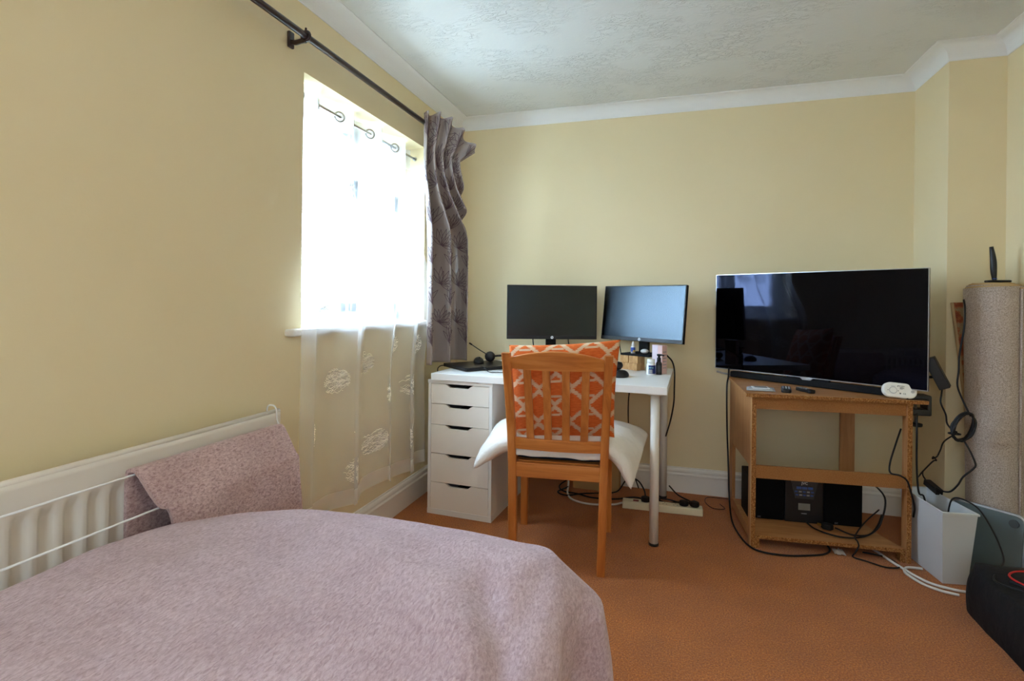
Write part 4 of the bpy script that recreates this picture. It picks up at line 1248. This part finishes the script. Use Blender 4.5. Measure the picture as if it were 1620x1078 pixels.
# leaning back: local x across, z up
AW, AH = 0.128, 0.0655
poly = rrect(AW, AH, AH / 2 - 0.0006, 10)
Mal = Matrix.Translation((0, 0, AH / 2 + 0.002)) @ Matrix.Rotation(R(4), 4, 'Y')
soft_prism('case', [(x, z) for x, z in poly], -0.018, 0.012, 'y', 0.007, 'alarm_plastic', al, Mal, 3)
Mf = Mal @ Matrix.Translation((0, -0.0184, 0)) @ Matrix.Rotation(R(90), 4, 'X')
def disc(bm, c, r, M, n=28, h=0.0006):
    add_prism(bm, [(c[0] + r * math.cos(2 * math.pi * k / n), c[1] + r * math.sin(2 * math.pi * k / n)) for k in range(n)], 0, h, 'z', M)
bm = nb(); disc(bm, (-0.026, -0.002), 0.0145, Mf); obj('button_ring', bm, 'print_grey', al)
bm = nb(); disc(bm, (-0.026, -0.002), 0.0128, Mf, h=0.002); obj('button', bm, 'alarm_plastic', al)
text('brand_print', 'Kidde', 0.0085, 'print_dark', al, Mf @ Matrix.Translation((0.006, 0.018, 0.0004)), 0.0001)
prism('brand_mark', [(-0.0115, 0.015), (-0.0075, 0.0155), (-0.0055, 0.0215), (-0.0085, 0.0205)], 0, 0.0005, 'z', 'print_dark', al, Mf)
text('ce_mark', 'CE', 0.0095, 'print_dark', al, Mf @ Matrix.Translation((0.016, -0.014, 0.0004)), 0.0001)
for i, w_ in enumerate((0.013, 0.016, 0.010)): box('small_print', (-0.001, 0.0115 - i * 0.0032, 0), (-0.001 + w_, 0.0130 - i * 0.0032, 0.0005), 'print_dark', al, 0, Mf)
box('small_print', (-0.034, 0.0148, 0), (-0.018, 0.0162, 0.0005), 'print_grey', al, 0, Mf)
prism('approval_mark', [(-0.004, -0.011), (0.004, -0.011), (0.0, -0.018)], 0, 0.0005, 'z', 'print_dark', al, Mf @ Matrix.Translation((0.0005, 0, 0)))
for sx in (-1, 1):
    bm = nb(); disc(bm, (-0.026 + sx * 0.019, -0.003), 0.0018, Mf, 12); obj('indicator_dot', bm, 'print_dark', al)
bm = nb()
for k in range(5): add_box(bm, (0.040 + k * 0.0025, -0.008 + abs(k - 2) * 0.0015, 0), (0.0412 + k * 0.0025, 0.006 - abs(k - 2) * 0.0015, 0.0005), 0, Mf)
obj('sounder_slots', bm, 'print_grey', al)
# packet with a grey display
pk = thing('film_packet', 'clear film packet with a small grey display on the stand', 'packet', ST(0.042, 0.115, TT), sa + R(-3))
def pkf(u, v):
    x, y = lerp(-0.062, 0.062, u), lerp(-0.05, 0.05, v)
    e = min(u, 1 - u, v, 1 - v)
    return Vector((x + 0.015 * v - 0.0075, y, 0.003 + 0.006 * smooth01(e * 8) + 0.002 * abs(noise.noise(Vector((u * 7, v * 7, 1))))))
surface('film', pkf, 24, 20, 'sachet_film', pk, thick=0.0015)
box('device_body', (-0.038, -0.026, 0.0095), (0.036, 0.030, 0.0125), 'white_plastic', pk, 0.001)
box('display', (-0.028, -0.016, 0.0126), (0.028, 0.022, 0.0129), 'grey_print', pk)
def remote(label, loc, rz, w, l):
    t = thing('remote_control', label, 'remote control', loc, rz, 'remote controls on the stand')
    soft_prism('body', rrect(w, l, w * 0.35), 0.0, 0.016, 'z', 0.004, 'black_plastic', t)
    for r_ in range(5):
        for c in range(3):
            bm = nb(); add_box(bm, (-w * 0.3 + c * w * 0.3 - 0.0035, -l * 0.22 + r_ * l * 0.14, 0.016), (-w * 0.3 + c * w * 0.3 + 0.0035, -l * 0.22 + r_ * l * 0.14 + 0.005, 0.0175), 0.0006)
            obj('key', bm, 'print_grey', t)
remote('wider black remote control on the stand beside the film packet', ST(0.150, 0.105, TT), sa + R(-14), 0.042, 0.125)
remote('slim black remote control on the stand, right of the wider one', ST(0.235, 0.112, TT), sa + R(20), 0.034, 0.105)

# ------------------------------------------------------------------ stereo on the lower shelf
SY, SZ0 = 0.20, 0.0602
so = thing('hifi_unit', 'black compact hi-fi unit with tapered control panel between its speakers', 'hi-fi', ST(0.262, SY, SZ0), sa)
box('case', (-0.085, 0.0, 0), (0.085, 0.16, 0.218), 'black_plastic', so, 0.004)
prism('control_panel', [(-0.062, 0.214), (0.062, 0.214), (0.040, 0.118), (-0.040, 0.118)], -0.006, 0.0, 'y', 'stereo_panel', so)
Ms = Matrix.Translation((0, -0.0062, 0)) @ Matrix.Rotation(R(90), 4, 'X')
text('brand_print', 'JVC', 0.018, 'logo_white', so, Ms @ Matrix.Translation((0, 0.192, 0)), 0.0003)
for i in range(3):
    bm = nb(); add_box(bm, (-0.036 + i * 0.025, -0.0085, 0.164), (-0.014 + i * 0.025, -0.006, 0.176), 0.001); obj('button', bm, 'stereo_blue', so)
for r_, z in enumerate((0.148, 0.132)):
    for i in range(5):
        bm = nb(); add_box(bm, (-0.044 + r_ * 0.004 + i * (0.0178 - r_ * 0.0016), -0.008, z), (-0.031 + r_ * 0.004 + i * (0.0178 - r_ * 0.0016), -0.006, z + 0.007), 0.001); obj('button', bm, 'print_grey' if i % 2 else 'stereo_blue', so)
box('cassette_window', (-0.026, -0.002, 0.062), (0.026, 0.0, 0.094), 'stereo_window', so)
box('small_print', (-0.012, -0.0006, 0.043), (0.012, -0.0001, 0.047), 'print_grey', so)
def speaker(x0, label):
    t = thing('speaker', label, 'speaker', ST(x0, SY + 0.005, SZ0), sa, 'hi-fi speakers')
    box('cabinet', (-0.082, 0.004, 0), (0.082, 0.15, 0.212), 'black_matte', t, 0.003)
    soft_prism('grille', rrect(0.160, 0.206, 0.008), -0.004, 0.0035, 'y', 0.003, 'speaker_cloth', t, Matrix.Translation((0, 0, 0.106)))
    text('brand_print', 'JVC', 0.010, 'print_grey', t, Matrix.Translation((-0.03, -0.0045, 0.012)) @ Matrix.Rotation(R(90), 4, 'X'), 0.0002)
speaker(0.092, 'black speaker at the left of the hi-fi on the lower shelf'); speaker(0.434, 'black speaker at the right of the hi-fi on the lower shelf')
pg = thing('loose_plug', 'black mains plug with brass pins lying on the lower shelf', 'plug', ST(0.345, 0.145, SZ0), sa + R(-25))
soft_prism('body', [(0.026, 0.0), (0.018, 0.02), (-0.018, 0.02), (-0.026, 0.0), (-0.016, -0.018), (0.016, -0.018)], 0.002, 0.028, 'z', 0.005, 'black_rubber', pg)
bm = nb(); add_box(bm, (-0.040, -0.004, 0.012), (-0.024, 0.0, 0.022)); add_box(bm, (-0.036, 0.010, 0.008), (-0.022, 0.014, 0.014)); obj('pins', bm, 'brass', pg)

# ------------------------------------------------------------------ clamp and the black unit beside the television
ck = ST(0.648, 0.03, 0)
kl = thing('desk_clamp', 'black screw clamp gripping the right corner of the stand', 'clamp', (ck.x, ck.y, 0.690), sa)
bm = nb(); add_box(bm, (-0.045, -0.02, 0.0158), (0.05, 0.045, 0.036), 0.006); add_box(bm, (0.037, -0.02, -0.05), (0.055, 0.045, 0.036), 0.006); add_box(bm, (-0.02, -0.02, -0.052), (0.055, 0.045, -0.024), 0.006)
obj('jaw', bm, 'black_plastic', kl)
cyl('screw', (0.004, 0.008, -0.088), (0.004, 0.008, -0.0005), 0.0055, 'brushed_metal', kl)
lathe('turn_knob', [(0, -0.102), (0.024, -0.102), (0.026, -0.098), (0.026, -0.090), (0.010, -0.086), (0, -0.086)], 'black_rubber', kl, (0.004, 0.008, 0), 24)
ub = thing('tilted_unit', 'small tilted black box on a swivel arm behind the television', 'device', (1.112, 2.76, 0.715), R(-25))
Mb = Matrix.Translation((0, 0, 0.105)) @ Matrix.Rotation(R(-24), 4, 'Y')
box('case', (-0.020, -0.04, -0.07), (0.020, 0.04, 0.07), 'black_plastic', ub, 0.003, Mb)
tube('swivel_arm', [(-0.016, 0, 0.085), (-0.05, 0.0, 0.080), (-0.075, 0.0, 0.055), (-0.085, 0.0, 0.01)], 0.006, 'black_plastic', ub, 8)

# ================================================================== CABLES AROUND THE STAND
cable('aerial_cable', [(0.305, 3.20, 0.77), (0.293, 3.09, 0.72), (0.282, 3.05, 0.66), (0.284, 3.04, 0.46), (0.289, 3.0, 0.26), (0.291, 2.95, 0.10), (0.297, 2.86, 0.02), (0.322, 2.71, 0.006), (0.355, 2.615, 0.006), (0.40, 2.585, 0.006), (0.45, 2.58, 0.006), (0.51, 2.586, 0.006), (0.588, 2.615, 0.006), (0.655, 2.65, 0.006), (0.69, 2.703, 0.006), (0.69, 2.78, 0.006)], 0.0042, 'black_cable', 'black cable hanging left of the stand and snaking along the carpet')
cable('shelf_cable', [ST(0.53, 0.38, 0.12), ST(0.545, 0.33, 0.22), ST(0.555, 0.25, 0.27), ST(0.585, 0.15, 0.23), ST(0.56, 0.12, 0.13), ST(0.52, 0.10, 0.085), ST(0.45, 0.07, 0.066), ST(0.36, 0.06, 0.066), ST(0.29, 0.12, 0.066), ST(0.27, 0.19, 0.068)], 0.0038, 'black_cable', 'black cable drooping across the lower shelf of the stand')
cable('shelf_cable', [ST(0.375, 0.135, 0.075), ST(0.43, 0.09, 0.068), ST(0.50, 0.10, 0.07), ST(0.56, 0.16, 0.09), ST(0.62, 0.26, 0.11)], 0.0038, 'black_cable', 'black flex of the loose plug on the shelf')
cable('shelf_cable', [ST(0.60, 0.24, 0.14), ST(0.50, 0.14, 0.11), ST(0.43, 0.06, 0.075), ST(0.425, 0.02, 0.067), ST(0.42, -0.004, 0.055), ST(0.405, -0.010, 0.03), ST(0.40, 0.0, 0.006), ST(0.44, -0.03, 0.006), ST(0.50, -0.07, 0.006), ST(0.56, -0.05, 0.006), ST(0.54, 0.03, 0.006), ST(0.46, 0.06, 0.006)], 0.0032, 'black_cable', 'thin black cable dropping off the shelf front to the carpet')
cable('rail_cable', [ST(0.625, 0.10, 0.56), ST(0.59, 0.07, 0.49), ST(0.555, 0.035, 0.42), ST(0.545, 0.008, 0.385), ST(0.575, -0.006, 0.380), ST(0.602, -0.008, 0.36), ST(0.618, -0.008, 0.31), ST(0.632, -0.006, 0.25), ST(0.636, 0.01, 0.20)], 0.0038, 'black_cable', 'black cable draped over the middle rail at the right post')
cable('clamp_cable', [(1.03, 2.72, 0.665), (1.012, 2.69, 0.64), (1.006, 2.672, 0.56), (1.006, 2.672, 0.45), (1.010, 2.672, 0.36), (1.017, 2.672, 0.31), (1.032, 2.672, 0.302), (1.042, 2.672, 0.26)], 0.0038, 'black_cable', 'black cable running straight down the right post into the bin')
cable('unit_cable', [(1.125, 2.74, 0.775), (1.108, 2.71, 0.735), (1.102, 2.70, 0.698), (1.12, 2.70, 0.65), (1.125, 2.70, 0.613), (1.138, 2.69, 0.59), (1.145, 2.665, 0.585)], 0.0035, 'black_cable', 'thin black cable from the tilted box to the hanging coil')
# coil of flex hanging at the rug roll
co = thing('cable_coil', 'coiled black flex hanging beside the rolled carpet', 'cable', (1.160, 2.655, 0.611))
rnd = random.Random(5)
bm = nb(); pts = []
for k in range(12 * 6):
    a = 2 * math.pi * k / 12
    rr = 0.042 + 0.006 * math.sin(k * 0.7)
    x = rr * 0.80 * math.cos(a) + 0.35 * rr * math.sin(a); z = 0.058 * math.sin(a) + 0.004 * math.cos(k)
    pts.append((x, 0.010 * math.sin(k * 0.9) - 0.006, z))
add_tube(bm, pts, 0.0035, 7, 3); obj('loops', bm, 'black_cable', co)
tube('tie', [(0.02 * math.cos(R(45 * k)) - 0.03, 0.018 * math.sin(R(45 * k)) - 0.006, -0.03) for k in range(8)], 0.003, 'black_rubber', co, 6, 3, True)
tube('upper_lead', [(0.028, 0.0, 0.045), (0.008, 0.02, 0.11), (-0.008, 0.025, 0.168), (-0.004, 0.025, 0.235), (0.0, 0.03, 0.30), (0.015, 0.03, 0.41), (0.022, 0.04, 0.49), (0.03, 0.07, 0.53)], 0.0036, 'black_cable', co, 8)
tube('lower_lead', [(0.0, -0.006, -0.05), (0.014, -0.03, -0.093), (0.030, -0.035, -0.141), (0.024, -0.035, -0.162), (-0.008, -0.03, -0.20), (-0.023, -0.02, -0.24), (-0.04, 0.0, -0.275), (-0.052, 0.04, -0.288), (-0.058, 0.085, -0.29)], 0.0036, 'black_cable', co, 8)
# inline adapter on the bin rim
ad = thing('inline_adapter', 'small black inline power adapter resting on the bin rim', 'adapter', (1.112, 2.79, 0.2965), 0, rot=(0, R(12), R(-80)))
box('case', (-0.045, -0.014, 0.001), (0.045, 0.014, 0.026), 'black_plastic', ad, 0.003)
tube('lead', [(-0.045, 0.0, 0.015), (-0.075, 0.0, 0.028), (-0.11, 0.02, 0.03)], 0.003, 'black_cable', ad, 8)
cable('adapter_cable', [(1.07, 2.83, 0.335), (1.05, 2.76, 0.362), (1.053, 2.74, 0.385), (1.092, 2.74, 0.436), (1.102, 2.735, 0.442), (1.098, 2.75, 0.453), (1.09, 2.74, 0.447), (1.100, 2.73, 0.458), (1.11, 2.74, 0.465), (1.119, 2.74, 0.489), (1.128, 2.73, 0.528), (1.147, 2.68, 0.575)], 0.003, 'black_cable', 'thin knotted black cable from the adapter up to the coil')

# ================================================================== BIN
bn = thing('waste_bin', 'tapered pale grey plastic waste bin beside the stand', 'bin', (1.0825, 2.67, 0))
rimp = [(1.035, 2.512), (1.160, 2.530), (1.105, 2.832), (0.998, 2.815)]
bt = [(1.045, 2.530), (1.135, 2.545), (1.092, 2.80), (1.008, 2.788)]
BH = 0.292
def loopv(bm, poly, z, k=1.0):
    cx = sum(p[0] for p in poly) / 4; cy = sum(p[1] for p in poly) / 4
    return [bm.verts.new((cx + (x - cx) * k - 1.0825, cy + (y - cy) * k - 2.67, z)) for x, y in poly]
bm = nb()
r_ = [loopv(bm, bt, 0.002), loopv(bm, rimp, BH), loopv(bm, rimp, BH, 0.965), loopv(bm, bt, 0.006, 0.955)]
for a, b in zip(r_, r_[1:]):
    for k in range(4): bm.faces.new((a[k], a[(k + 1) % 4], b[(k + 1) % 4], b[k]))
bm.faces.new(r_[0][::-1]); bm.faces.new(r_[3])
obj('body', bm, 'bin_plastic', bn)
bm = nb()
r_ = [loopv(bm, rimp, BH - 0.008, 1.0), loopv(bm, rimp, BH - 0.006, 1.045), loopv(bm, rimp, BH + 0.001, 1.045), loopv(bm, rimp, BH + 0.003, 1.0), loopv(bm, rimp, BH + 0.001, 0.965)]
for a, b in zip(r_, r_[1:]):
    for k in range(4): bm.faces.new((a[k], a[(k + 1) % 4], b[(k + 1) % 4], b[k]))
obj('rim', bm, 'bin_plastic', bn)
for a, b in ((0.99, 1),): pass
cable('bin_cable', [(1.095, 2.62, 0.20), (1.098, 2.61, 0.285), (1.108, 2.60, 0.325), (1.135, 2.58, 0.33), (1.175, 2.56, 0.305), (1.203, 2.54, 0.25), (1.205, 2.48, 0.20), (1.17, 2.38, 0.178), (1.10, 2.28, 0.176), (1.06, 2.20, 0.178), (1.10, 2.13, 0.186), (1.20, 2.06, 0.192)], 0.0032, 'black_cable', 'black cable arching from the bin over the black bag')

# ================================================================== BATHROOM SCALE
sc_ = thing('bathroom_scale', 'grey bathroom scale with silver rim standing on edge behind the bin', 'scale', (1.214, 2.623, 0), R(-45.5))
Msc = Matrix.Translation((0, 0, 0)) @ Matrix.Rotation(R(-9), 4, 'X')
SWd = 0.285
outl = [(x, z + 0.147) for x, z in rrect(SWd * 0.88, 0.292, 0.035, 6)]
soft_prism('silver_shell', outl, 0.004, 0.022, 'y', 0.005, 'brushed_metal', sc_, Msc)
soft_prism('underside', [(x, z + 0.147) for x, z in rrect(SWd * 0.84, 0.276, 0.03, 6)], -0.004, 0.0045, 'y', 0.003, 'scale_glass', sc_, Msc)
for sx in (-1, 1):
    for z in (0.04, 0.255):
        bm = nb(); add_cyl(bm, Msc @ Vector((sx * 0.09, -0.0085, z)), Msc @ Vector((sx * 0.09, -0.0038, z)), 0.016, n=24); obj('rubber_foot', bm, 'scale_foot', sc_)

# ================================================================== ROLLED CARPET, SMALL RUG, BRUSH
rl = thing('rolled_carpet', 'tall beige rolled carpet standing in the right corner', 'rolled carpet', (1.335, 2.785, 0))
RT = 1.188
def roll_xy(a, z):
    # spiral, bottom wound a little tighter
    turns = a / (2 * math.pi)
    r = 0.099 - 0.0105 * turns
    r *= lerp(0.90, 1.0, z / RT)
    return Vector((r * math.cos(a + R(-60)) - 0.012 * (z / RT), r * math.sin(a + R(-60)), z))
def top_rise(a): return 0.0085 * min(2.2, a / (2 * math.pi)) + 0.003 * math.sin(a * 1.3)
def roll_fn(u, t):
    a = (1 - u) * 2 * math.pi * 5.2
    z = lerp(0.0, RT, t)
    p = roll_xy(a, z)
    p.z += t * top_rise(a)
    return p
surface('roll', roll_fn, 300, 14, 'jute_backing', rl, thick=0.0085)
tube('bound_edge', [roll_xy(2 * math.pi * 5.2 * k / 120, RT) + Vector((0, 0, 0.002 + top_rise(2 * math.pi * 5.2 * k / 120))) - Vector((roll_xy(2 * math.pi * 5.2 * k / 120, RT).x, roll_xy(2 * math.pi * 5.2 * k / 120, RT).y, 0)).normalized() * 0.003 for k in range(118)], 0.0052, 'rug_binding', rl, 8, 2)
sr = thing('small_rug', 'faded orange patterned rug strip leaning behind the rolled carpet', 'rug', (1.285, 2.905, 0))
prism('rug_strip', [(-0.058, 1.130), (0.06, 1.135), (0.10, 0.0), (0.02, 0.0), (0.004, 0.55), (-0.028, 0.88)], -0.010, 0.010, 'y', 'patterned_rug', sr)
tube('rug_fringe', [(-0.058, 0, 1.130), (-0.028, 0, 0.88), (0.004, 0, 0.55), (0.018, 0, 0.03)], 0.0095, 'rug_binding', sr, 8, 6)
hb = thing('hand_brush', 'black hand brush with upright handle on top of the rolled carpet', 'brush', (1.330, 2.795, RT + 0.030))
soft_prism('head', rrect(0.085, 0.045, 0.012), 0.0, 0.010, 'z', 0.004, 'black_plastic', hb, Matrix.Translation((0.012, 0, 0)))
tube('handle', [(0.0, 0, 0.008), (-0.003, 0, 0.05), (-0.005, 0, 0.10), (-0.012, 0, 0.155)], 0.01, 'black_plastic', hb, 12, 8, radii=lambda s: 0.0062 + 0.0058 * math.sin(math.pi * min(1, s * 0.9 + 0.05)))
tube('blue_band', [(0.0072 * math.cos(R(45 * k)), 0.0072 * math.sin(R(45 * k)), 0.016) for k in range(8)], 0.0022, 'print_blue', hb, 6, 3, True)

# ================================================================== BLACK BAG
bg_ = thing('black_bag', 'soft black fabric bag on the carpet at the right edge', 'bag', (1.22, 2.10, 0))
def bagf(u, v):
    # u around, v from the floor up and over the top to the middle
    a = 2 * math.pi * u
    c, s = math.cos(a), math.sin(a)
    k = 0.42
    ex = math.copysign(abs(c) ** k, c); ey = math.copysign(abs(s) ** k, s)
    hx, hy = 0.185, 0.30
    if v < 0.5:
        q = v / 0.5; rr = 1.0 - 0.10 * q ** 2 ; z = 0.168 * q
    else:
        q = (v - 0.5) / 0.5; rr = 0.90 * (1 - q); z = 0.168 + 0.022 * math.sin(q * math.pi / 2)
    p = Vector((ex * hx * rr, ey * hy * rr, z))
    # slack sides
    p.x += 0.022 * noise.noise(Vector((p.x * 5, p.y * 6, z * 5 + 3))); p.y += 0.02 * noise.noise(Vector((p.x * 5 + 9, p.y * 6, z * 5)))
    p.z += (0.022 * noise.noise(Vector((p.x * 7, p.y * 7, 2)))) * min(1, z / 0.1)
    p.z = max(0.001, p.z)
    if p.x > 0.195: p.x = 0.195
    return p
surface('bag_body', bagf, 96, 40, 'black_nylon', bg_, closed_u=True)
tube('strap', [(-0.12, 0.10, 0.182), (-0.02, -0.02, 0.192), (0.10, -0.05, 0.195), (0.17, -0.06, 0.19)], 0.006, 'black_rubber', bg_, 8)
cable('red_cord', [(1.30, 2.31, 0.196), (1.22, 2.29, 0.193), (1.15, 2.272, 0.190), (1.115, 2.235, 0.188), (1.12, 2.18, 0.190), (1.15, 2.13, 0.194), (1.21, 2.08, 0.198), (1.30, 2.04, 0.200)], 0.0035, 'red_cord', 'thin red cord looped on top of the black bag', cat='cord')

# ================================================================== WHITE LEADS AND SCRAP ON THE CARPET
cable('white_lead', [(0.87, 2.80, 0.007), (0.889, 2.748, 0.007), (0.915, 2.665, 0.007), (0.941, 2.60, 0.007), (0.965, 2.545, 0.007), (1.0, 2.50, 0.007), (1.06, 2.475, 0.007), (1.10, 2.47, 0.007)], 0.0055, 'white_cable', 'white lead running from under the stand to the black bag')
cable('white_lead', [(1.015, 2.631, 0.007), (0.96, 2.623, 0.0075), (0.935, 2.586, 0.007), (0.937, 2.549, 0.007), (0.964, 2.487, 0.007), (1.01, 2.45, 0.007), (1.06, 2.435, 0.007)], 0.0055, 'white_cable', 'white lead bending back under the waste bin')
o = surface('paper_scrap', lambda u, v: Vector((lerp(0.70, 0.745, u), lerp(2.665, 2.72, v), 0.006 + 0.012 * abs(noise.noise(Vector((u * 4, v * 4, 7)))))), 10, 8, 'paper', None, thick=0.0008)
tag(o, 'crumpled white paper scrap on the carpet below the stand', 'paper')
